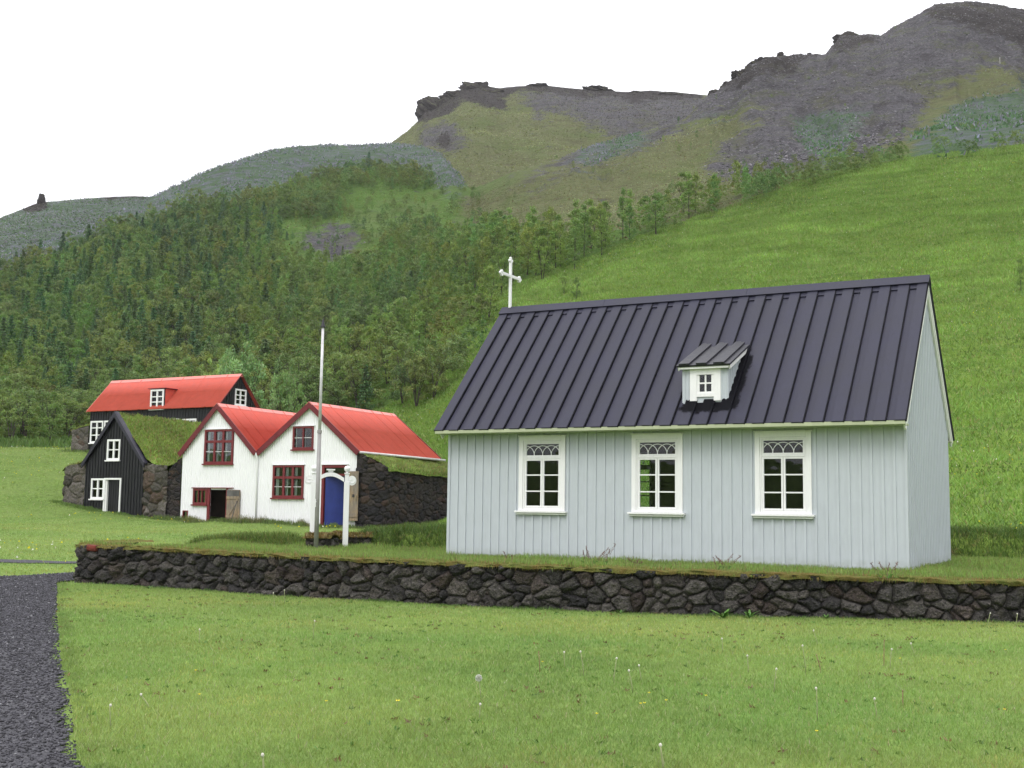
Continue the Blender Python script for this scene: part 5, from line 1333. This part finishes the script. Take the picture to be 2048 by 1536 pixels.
# ------------------------------------------------------------------ rock outcrops
def rock(px, py, D, w, h, label, group, seed, dep=.7):
    import bmesh
    bm = bmesh.new(); bmesh.ops.create_icosphere(bm, subdivisions=5, radius=1.)
    V = np.array([v.co[:] for v in bm.verts]); 
    n1 = fbm(V[:, 0]*1.6+seed*3, V[:, 1]*1.6+V[:, 2]*1.3, 5, seed); n2 = fbm(V[:, 0]*4+V[:, 2]*4, V[:, 1]*4+seed-V[:, 2]*2, 4, seed+2)
    V = V*(1+n1*1.1+n2*.8)[:, None]; V = np.sign(V)*np.abs(V)**.85
    x, y, z = [float(c) for c in at(px, py, D)]; u = D/F
    for v, c in zip(bm.verts, V): v.co = (c[0]*w*.5*u, c[1]*w*.5*u*dep, c[2]*h*.5*u)
    me = bpy.data.meshes.new('rock_outcrop'); bm.to_mesh(me); bm.free(); me.materials.append(M['crag'])
    o = link(bpy.data.objects.new('rock_outcrop', me)); placed(o, x, y, z, -math.atan2(x, y)); return tag(o, label, 'rock', group)
t = NT('crag_rock'); p = t.pos()
n1 = t.noise(.35, 7, .7, p); n2 = t.noise(1.6, 6, .7, t.scalev(p, (1, 1, 2)))
nn = t.n('ShaderNodeNewGeometry'); sx_ = t.n('ShaderNodeSeparateXYZ'); t.l(nn.outputs['Normal'], sx_.inputs[0])
c_ = t.mix(t.ramp(n2, .3, .7), (.030,.026,.026), (.075,.066,.060)); c_ = t.mix(t.math('MULTIPLY', t.ramp(sx_.outputs[2], .35, .8), t.ramp(n1, .4, .6)), c_, (.11,.12,.045))
t.bsdf(c_, .95, .1, t.bump(n2, 1., .8)); M['crag'] = t.m
for i, (px_, py_, D, w, h, lb, gr) in enumerate([
    (866,222,498,62,44,'big overhanging crag at the left end of the mountain top','' ), (950,182,500,58,34,'rounded dark crag crowning the mountain top',''),
    (908,202,498,56,30,'dark crag between the two larger crags of the mountain top',''), (985,198,495,70,26,'low dark crag right of the mountain top crag',''),
    (878,264,470,40,26,'dark boulder below the overhanging crag',''), (990,257,455,34,14,'small dark rock alone in the mossy slope',''),
    (915,232,480,26,24,'small pointed rock under the crags',''), (876,296,440,30,14,'flat rock beside the upper lupines',''), (938,296,438,40,16,'flat dark rock low on the mossy slope',''), (985,300,436,24,12,'right-hand small rock low on the mossy slope',''),
    (82,402,418,14,22,'dark upright rock standing on the far left hill',''),
    (1427,190,334,22,18,'lowest dark rock on the right ridge',''), (1455,176,340,26,20,'', 'r'), (1490,152,342,44,26,'','r'), (1530,138,350,60,36,'','r'), (1575,130,358,46,26,'','r'), (1622,122,362,40,18,'','r'),
    (1700,88,374,56,36,'dark bluff halfway up the right ridge',''), (1665,110,370,24,14,'','r'), (1560,112,352,12,14,'','r'), (1619,110,366,8,10,'','r'), (1760,86,378,30,16,'','r'),
    (1860,52,392,60,22,'','r'), (1905,30,396,70,30,'','r'), (2010,52,398,110,30,'','r'), (1140,206,500,50,26,'','p'), (1190,186,503,60,18,'','p'), (1270,196,500,60,20,'','p'), (1340,196,498,50,16,'','p'),
    (1078,176,503,50,12,'','p')]):
    if gr == 'r': lb, gr = 'dark craggy rock on the grey right-hand ridge', 'craggy rocks on the right ridge'
    if gr == 'p': lb, gr = 'dark rock band under the flat mountain top', 'rock bands under the mountain top'
    rock(px_, py_, D, w*1.02, h*1.05, lb, gr or None, 11+i*3)

STEM = paint('green_stem', (.30,.33,.16), .7, .1); DRY = paint('dry_stem', (.26,.17,.10), .8, .1); HEAD = paint('seed_head_white', (.60,.58,.50), .8, .1); YEL = paint('yellow_petal', (.75,.60,.02), .6, .05); WEED = paint('weed_leaf', (.085,.20,.03), .6, .2); SORREL = paint('sorrel_stalk', (.17,.09,.07), .8, .2)
SKYLO, SKYHI, EXPO, HAZE = 9.2, 24., .22, .00012
# ------------------------------------------------------------------ flagpole
px_, D = 632, 27.3; x, y, _ = at(px_, 1093, D); x, y = float(x), float(y); z0 = float(yz(np.array(x), np.array(y)))
fp = empty('flagpole', (x, y, z0)); tag(fp, 'tall bare metal flagpole with pointed black tip in front of the white house', 'flagpole')
ztop = float(at(645, 655, D)[2])-z0; zm = float(at(639, 862, D)[2])-z0
b = MB(); b.tube([(0,0,-.2),(0,0,zm)], [.052,.044], 14); b.build('lower_pole', M['greypole'], fp, smooth=True)
b = MB(); b.tube([(0,0,zm+.001),(.005,0,ztop)], [.036,.030], 14); b.build('upper_pole', paint('bright_pole_metal', (.66,.65,.66), .25, .15, spec=.6), fp, smooth=True)
b = MB(); b.tube([(0,0,zm-.05),(0,0,zm+.02)], [.054,.054], 14); b.build('collar', M['greypole'], fp)
b = MB(); b.tube([(0.005,0,ztop+.001),(.005,0,ztop+.03)], [.062,.062], 12); b.tube([(0.005,0,ztop+.031),(.005,0,ztop+.22)], [.052,.006], 12); b.build('tip', M['darkcap'], fp)
b = MB(); b.tube([(-.03,-.05,.95),(-.03,-.07,1.13)], .012, 6); b.tube([(-.06,-.075,1.0),(-.01,-.075,1.08)], .008, 6); b.build('cleat', M['white'], fp)
# ------------------------------------------------------------------ gate
gx_, gy_, _ = at(690, 1100, 28.3); gx_, gy_ = float(gx_), float(gy_); gz = .60
ga = empty('gate', (gx_, gy_, gz), math.atan2(-gx_, gy_)*1.0); tag(ga, 'white painted wooden garden gate arch with ball finials beside the flagpole', 'gate')
GWd = .765
for i, xx in enumerate((0, -GWd)):
    b = MB(); b.box(xx-.065, xx+.065, -.065, .065, -.15, 1.60); b.box(xx-.05, xx+.05, -.05, .05, 1.601, 1.78); b.box(xx-.065, xx+.065, -.065, .065, 1.781, 1.81)
    po = b.build('post', M['white'], ga, bevel=.008)
    b = MB(); pts = []; rr = []
    for k in range(11):
        a = -math.pi/2+math.pi*k/10; pts.append((xx, 0, 1.905+.075*math.sin(a))); rr.append(max(.002, .075*math.cos(a)))
    b.tube(pts, rr, 14); b.tube([(xx,0,1.81),(xx,0,1.85)], .03, 10); b.build('ball_finial', M['white'], po, smooth=True)
b = MB(); n = 16; up_ = []; lo_ = []
for k in range(n+1):
    t = k/n; xx = -GWd+.066+(GWd-.132)*t; h = math.sin(math.pi*t)
    up_.append((xx, -.03, 1.69+.13*h)); lo_.append((xx, -.03, 1.595+.13*h))
for k in range(n): b.prism([lo_[k], lo_[k+1], up_[k+1], up_[k]], (0, .06, 0))
b.box(-GWd/2-.10, -GWd/2+.10, -.045, .045, 1.865, 1.895); b.box(-GWd/2-.06, -GWd/2+.06, -.03, .03, 1.831, 1.864)
b.build('arch', M['white'], ga)
for xx in (.115, -GWd-.115):
    b = MB(); sg = 1 if xx > 0 else -1
    b.prism([(xx+.105*math.cos(2*math.pi*i/18), -.032, 1.63+.115*math.sin(2*math.pi*i/18)) for i in range(18)], (0, .064, 0))
    pts = [(xx+(.018+.07*t)*math.cos(6*t+1)*sg, -.036, 1.63+(.018+.075*t)*math.sin(6*t+1)) for t in [i/14 for i in range(15)]]
    b.tube(pts, .010, 5); b.build('scroll', M['white'], ga)
# ------------------------------------------------------------------ stone stubs by the gate
def stub(x0, y0, x1, y1, z, h, label, seed):
    L = math.hypot(x1-x0, y1-y0); e = empty('stone_stub', (x0, y0, z), math.atan2(y1-y0, x1-x0)); tag(e, label, 'stone stub')
    stones('stone_face', [(0,.5,-.1,h),(-.02,.1,-.1,h),(.06,.0,-.1,h),(L-.06,0,-.1,h),(L+.02,.1,-.1,h),(L,.5,-.1,h)], M['lava'], e, (.2,.14), .07, seed, .02)
    t_ = np.linspace(0, 1, 14); P = grid_between([(-.04+t*(L+.08), -.06, h-.02) for t in t_], [(-.04+t*(L+.08), .6, h-.02) for t in t_], 8); P[:, 2:6, 2] += .07
    turf_sheet('turf_top', P, e, 700, (.03,.08), mat=M['moss'], blade=(.17,.12,.045), noise=.04, seed=seed)
a0 = at(606, 1091, 27.9); a1 = at(655, 1091, 27.6); stub(float(a0[0]), float(a0[1])+.15, float(a1[0]), float(a1[1])+.15, .68, .21, 'low mossy stone stub left of the gate behind the flagpole foot', 61)
a0 = at(667, 1092, 28.8); a1 = at(742, 1092, 28.8); stub(float(a0[0]), float(a0[1]), float(a1[0]), float(a1[1]), .69, .22, 'low mossy stone stub behind the right gate post', 62)
# stick leaning by the plank door
o = MB(); o.tube([(0,0,0),(.12,.04,.5),(.26,.10,1.02)], [.022,.02,.018], 7)
st = o.build('stick', M['greywood']); P_ = Matrix.Rotation(-YW, 4, 'Z') @ Vector((-1.13, -.36, -.02)); placed(st, -11.1+P_.x, 52+P_.y, .80, -YW); tag(st, 'grey wooden stick leaning on the open plank door of the white house', 'stick')
# marker post high on the scree
x, y, z = [float(c) for c in at(2000, 128, 250)]; z = float(G(x, y)); 
xx, yy, DD = foot(2000, 128, 150, 400)
b = MB(); b.tube([(0,0,-.3),(0,0,1.5)], .05, 6); mp = b.build('marker_post', M['gutter']); placed(mp, xx, yy, float(G(xx, yy))); tag(mp, 'thin white marker post high on the scree at the right', 'post')
# ------------------------------------------------------------------ dandelions and buttercups in the lawn
def stem(hx, hy, h, r=.0035):
    r = r*1.5
    return tube([(0,0,-.01),(hx*.25,hy*.25,h*.35),(hx*.65,hy*.65,h*.72),(hx,hy,h)], [r, r, r*.9, r*.8], 5)
DAND = [(957,1363,962,1396,3),(960,1412,959,1437,1),(1077,1307,1080,1345,0),(1128,1308,1129,1338,1),(1161,1307,1168,1352,1),(1233,1320,1227,1366,1),(1258,1345,1266,1386,1),(1278,1334,1283,1363,1),(1444,1280,1446,1305,1),(1495,1315,1497,1345,1),(1553,1342,1548,1384,1),
 (1628,1265,1636,1293,1),(1606,1296,1612,1345,1),(1634,1313,1642,1345,0),(1633,1383,1635,1442,1),(1750,1402,1754,1432,1),(1784,1302,1780,1337,1),(1823,1290,1830,1312,1),(219,1417,221,1458,1),(282,1393,300,1418,1),(524,1516,527,1548,2),(1321,1497,1327,1542,2),(398,1262,398,1286,1),(628,1246,626,1281,1),
 (1770,1285,1768,1334,0),(1806,1385,1806,1411,0),(546,1188,549,1212,1),(568,1182,569,1208,1),(2035,1232,2032,1255,1),(1981,1230,1976,1252,1)]
def gpt(px, py):
    x, y, z = ray(px, py); t = -CZ/z; return float(x*t), float(y*t)
for i, (hx, hy, bx, by, k) in enumerate(DAND):
    x, y = gpt(bx, by); D = math.hypot(x, y); u = D/F; h = max(.06, (by-hy)*u*1.0); lean = (hx-bx)*u
    e = empty('dandelion', (x, y, float(G(x, y)))); vs, fs = stem(lean, random.uniform(-.02, .02), h, .0032 if k != 2 else .0045)
    cst = (.40,.32,.22) if k == 0 else (.38,.40,.24)
    sb = MB(); sb.add(vs, fs); s_ = sb.build('stem', STEM if k else DRY, e, smooth=True); top = vs[-3]
    tx, ty = lean, 0
    if k == 3:
        n = 260; u3 = rng.normal(0, 1, (n, 3)); u3 /= np.linalg.norm(u3, axis=1)[:, None]; R = .030
        P = u3*R*.25; T_ = u3*R; side = np.cross(u3, rng.normal(0, 1, (n, 3))); side /= np.linalg.norm(side, axis=1)[:, None]
        V = np.stack([P-side*.0006, P+side*.0006, T_+side*.0035, T_-side*.0035], 1)+np.array([tx, ty, h+.02])
        npmesh('seed_head', V.reshape(-1, 3), np.arange(4*n).reshape(n, 4), M['flower'], col=np.full((4*n, 3), .62), parent=e)
        tag(e, 'dandelion with a full round white seed head in the middle of the lawn', 'dandelion')
    else:
        b = MB(); r_ = {0: .007, 1: .010, 2: .011}[k]; b.tube([(tx,0,h-.004),(tx,0,h+r_*.6),(tx,0,h+r_*1.5),(tx,0,h+r_*2.0)], [r_*.5, r_, r_*.85, r_*.25], 8)
        b.build('seed_head', DRY if k == 0 else HEAD, e, smooth=True)
        lab = {0: ('brown withered dandelion stem in the lawn', 'withered dandelion stems'), 1: ('pale-tipped dandelion stem that has lost its seeds, standing in the lawn', 'bare dandelion stems in the lawn'), 2: ('pale dandelion bud head rising at the bottom edge of the lawn', 'dandelion heads at the bottom edge')}[k]
        tag(e, lab[0], 'dandelion', lab[1])
for i, (px_, py_) in enumerate([(651,1407),(794,1407),(397,1393),(1084,1327),(1192,1433),(1280,1412),(1288,1411),(1331,1405),(1632,1469),(2008,1424),(1297,1390),(1411,1395),(390,1344),(1020,1203),(2010,1300),(1799,1318)]):
    x, y = gpt(px_, py_+7); e = empty('buttercup', (x, y, float(G(x, y)))); sb = MB(); sb.add(*stem(.005, 0, .045, .0018)); sb.build('stem', STEM, e)
    b = MB(); R = .016 if i not in (1,) else .024
    for k in range(5):
        a = k*2*math.pi/5+i; ca, sa = math.cos(a), math.sin(a); c0, s0 = math.cos(a-.55), math.sin(a-.55); c1, s1 = math.cos(a+.55), math.sin(a+.55)
        b.add([(.005,0,.045),(.005+c0*R*.7,s0*R*.7,.052),(.005+ca*R,sa*R,.056),(.005+c1*R*.7,s1*R*.7,.052)], [(0,1,2,3)])
    b.build('petals', YEL, e); tag(e, 'small yellow flower low in the mown lawn' if i != 1 else 'larger yellow dandelion flower left of the middle of the lawn', 'flower', 'yellow flowers in the lawn' if i != 1 else None)
# leafy weeds at the wall foot
def weed(px_, py_, s, label):
    x, y = gpt(px_, py_); e = MB()
    for k in range(8):
        a = k*.8+random.random(); L = s*random.uniform(.7, 1.1); el = random.uniform(.5, 1.2); ca, sa = math.cos(a), math.sin(a); prev = None
        rows = []
        for j in range(7):
            t = j/6; r_ = L*t*math.cos(el*(1-.3*t)); zz_ = L*t*math.sin(el)*(1-.35*t); w_ = s*.13*math.sin(math.pi*min(1, t*.85+.1))*(1 if j % 2 else .6)
            rows.append([(r_*ca-w_*sa, r_*sa+w_*ca, zz_), (r_*ca+w_*sa, r_*sa-w_*ca, zz_)])
        for j in range(6): e.add([rows[j][0], rows[j][1], rows[j+1][1], rows[j+1][0]], [(0,1,2,3)])
    o = e.build('leafy_weed', WEED); placed(o, x, y-.08, float(G(x, y))); tag(o, label, 'weed', 'leafy weeds at the wall foot')
for px_, py_, s in [(1445,1236,.26),(1497,1236,.20),(1935,1240,.20),(1045,1216,.17),(1650,1238,.14),(300,1176,.13),(560,1186,.12),(1240,1226,.12)]: weed(px_, py_, s, 'broad green leafy weed growing at the foot of the stone wall')
# tall flowering stalks on the churchyard edge
def stalks(px_, D, n, h, label, seed, spread=.25):
    r = random.Random(seed); x, y, _ = at(px_, 1110, D); x, y = float(x), float(y); z = float(yz(np.array(x), np.array(y))); b = MB(); lf = MB()
    for k in range(n):
        ox, oy = r.uniform(-spread, spread)*.6, r.uniform(-.08, .08); lx = r.uniform(-.12, .12)*2; hh = h*r.uniform(.6, 1.)
        pts = [(ox, oy, -.02), (ox+lx*.3, oy, hh*.5), (ox+lx, oy, hh)]; b.tube(pts, [.004, .003, .002], 5)
        for j in range(9):
            t = .5+.5*j/9; p0 = (ox+lx*t, oy, hh*t); q_ = r.uniform(.01, .02)
            b.tube([p0, (p0[0]+r.uniform(-.03, .03), p0[1]+r.uniform(-.02, .02), p0[2]+q_)], [.006, .003], 4)
        for j in range(3):
            a = r.random()*6.28; L = h*.35; lf.add([(ox, oy, 0), (ox+.02, oy, .01), (ox+math.cos(a)*L*.6, oy+math.sin(a)*L*.3, L*.7), (ox+math.cos(a)*L*.5, oy+math.sin(a)*L*.3, L*.75)], [(0,1,2,3)])
    o = b.build('sorrel_plant', SORREL); placed(o, x, y, z); lf.build('leaves', WEED, o); tag(o, label, 'plant')
stalks(1190, 19.8, 7, .42, 'reddish seeding sorrel stalks in front of the church wall between left and middle windows', 3, .3)
stalks(1440, 19.2, 5, .34, 'thin dark seed stalks before the church between the middle and right windows', 4, .2)
stalks(1775, 19.0, 4, .26, 'short reddish seed stalks in front of the right corner of the church', 5, .25)
stalks(1020, 20.6, 2, .22, 'two thin grass stalks before the left window of the church', 6, .1)
stalks(1280, 19.6, 3, .20, 'small seed stalks below the middle church window', 7, .2)
# rough tufts at the house feet
parts = []
def hp(o, lx, ly):
    v = Matrix.Rotation(o.rotation_euler.z, 4, 'Z') @ Vector((lx, ly, 0)); return (o.location.x+v.x, o.location.y+v.y)
parts.append(along([hp(wh, -5.4, -.25), hp(wh, 6.9, -.3)], 9000, .22, .08, .30, .025, (.135,.190,.060), G))
parts.append(along([hp(wh, -3.6, -.3), hp(wh, -2.8, -.3)], 900, .12, .3, .6, .02, (.2,.22,.09), G))
parts.append(along([hp(wh, -.8, -.3), hp(wh, .6, -.3)], 900, .12, .2, .5, .02, (.2,.2,.1), G))
parts.append(along([hp(wh, 2.6, -.3), hp(wh, 3.4, -.3)], 500, .10, .2, .5, .02, (.2,.2,.1), G))
parts.append(along([hp(wh, 6.9, -.1), hp(wh, 6.5, 7.5)], 4000, .2, .08, .28, .025, (.14,.21,.055), G))
parts.append(along([hp(th, -5.7, -.1), hp(th, -2.6, -.25)], 3000, .18, .06, .2, .025, (.135,.215,.055), G))
parts.append(along([hp(th, -1.2, -.25), hp(th, 2.0, -.2)], 3000, .18, .06, .2, .025, (.135,.215,.055), G))
parts.append(along([hp(rh, -12, -.3), hp(rh, 1, -.3)], 3000, .25, .1, .3, .03, (.12,.18,.05), G))
parts.append(along([hp(church, -9.4, -.08), hp(church, 0, -.08), hp(church, .1, 5.1)], 7000, .06, .04, .13, .008, (.17,.225,.085), yz))
x0 = [tuple(p) for p in [(-60,88),(-48,88),(-40,90),(-31,91)]]
parts.append(along([(at(p, 893, 99)[0], at(p, 893, 99)[1]) for p in (-200, 0, 150, 300)], 9000, 1.2, .3, .9, .10, (.115,.195,.050), G, .8))
V, Fq, C = merge(parts)
tag(npmesh('tall_grass', V, Fq, M['blade'], col=C), 'tall rough grass along the feet of the houses and the edge of the wood', 'grass', kind='stuff')

# ------------------------------------------------------------------ light, sky, camera
w = bpy.data.worlds.new('World'); SC.world = w; w.use_nodes = True; nt = w.node_tree; nt.nodes.clear()
out = nt.nodes.new('ShaderNodeOutputWorld'); bg = nt.nodes.new('ShaderNodeBackground'); sky = nt.nodes.new('ShaderNodeTexSky')
sky.sky_type = 'NISHITA'; sky.sun_disc = False; sky.sun_elevation = math.radians(50); sky.sun_rotation = math.radians(200); sky.air_density = 1.; sky.dust_density = 3.
tc = nt.nodes.new('ShaderNodeTexCoord'); sp = nt.nodes.new('ShaderNodeSeparateXYZ'); nt.links.new(tc.outputs['Generated'], sp.inputs[0])
mr = nt.nodes.new('ShaderNodeMapRange'); nt.links.new(sp.outputs[2], mr.inputs[0]); mr.inputs[1].default_value = 0; mr.inputs[2].default_value = 1; mr.inputs[3].default_value = SKYLO; mr.inputs[4].default_value = SKYHI
nz = nt.nodes.new('ShaderNodeTexNoise'); nz.inputs['Scale'].default_value = 1.6; nz.inputs['Detail'].default_value = 4; nt.links.new(tc.outputs['Generated'], nz.inputs['Vector'])
mm = nt.nodes.new('ShaderNodeMapRange'); nt.links.new(nz.outputs['Fac'], mm.inputs[0]); mm.inputs[1].default_value = .3; mm.inputs[2].default_value = .7; mm.inputs[3].default_value = .93; mm.inputs[4].default_value = 1.07
mu = nt.nodes.new('ShaderNodeMath'); mu.operation = 'MULTIPLY'; nt.links.new(mr.outputs[0], mu.inputs[0]); nt.links.new(mm.outputs[0], mu.inputs[1])
cl = nt.nodes.new('ShaderNodeVectorMath'); cl.operation = 'SCALE'; cl.inputs[0].default_value = (1.0, 1.0, 1.03); nt.links.new(mu.outputs[0], cl.inputs['Scale'])
mx = nt.nodes.new('ShaderNodeMix'); mx.data_type = 'RGBA'; mx.inputs[0].default_value = .9; nt.links.new(sky.outputs[0], mx.inputs[6]); nt.links.new(cl.outputs[0], mx.inputs[7])
nt.links.new(mx.outputs[2], bg.inputs[0]); bg.inputs[1].default_value = .1; nt.links.new(bg.outputs[0], out.inputs[0])
sl = bpy.data.lights.new('sun', 'SUN'); sl.energy = 1.0; sl.angle = math.radians(25); sl.color = (1, .97, .93); so = bpy.data.objects.new('sun', sl); COL.objects.link(so)
so.rotation_euler = (math.radians(40), 0, math.radians(-25)); so.location = (0, 0, 60)
if HAZE:
    b = MB(); b.box(-800, 800, -800, 800, -120, 260); t = NT('hazy_air'); v = t.n('ShaderNodeVolumePrincipled'); v.inputs['Color'].default_value = (.93,.94,1,1)
    v.inputs['Density'].default_value = HAZE; v.inputs['Anisotropy'].default_value = .2; t.l(v.outputs[0], t.out.inputs[1])
    tag(b.build('haze', t.m), 'thin pale haze in the air over the whole valley', 'haze', kind='stuff')
cam = bpy.data.cameras.new('camera'); co = bpy.data.objects.new('camera', cam); COL.objects.link(co); SC.camera = co
cam.sensor_width = 36; cam.lens = F/2048*36; cam.clip_start = .1; cam.clip_end = 6000
c, s = math.cos(PI), math.sin(PI); cr, sr = math.cos(RO), math.sin(RO)
fw_ = Vector((0, c, s)); R0 = Vector((1, 0, 0)); U0 = Vector((0, -s, c)); Rc = R0*cr+U0*sr; Uc = -R0*sr+U0*cr
mt = Matrix(((Rc.x, Uc.x, -fw_.x, 0), (Rc.y, Uc.y, -fw_.y, 0), (Rc.z, Uc.z, -fw_.z, CZ), (0, 0, 0, 1))); co.matrix_world = mt
SC.view_settings.view_transform = 'Standard'; SC.view_settings.look = 'None'; SC.view_settings.gamma = 1; SC.view_settings.exposure = EXPO
SC.cycles.max_bounces = 6; SC.cycles.transparent_max_bounces = 12; SC.cycles.use_denoising = True
SC.render.film_transparent = False
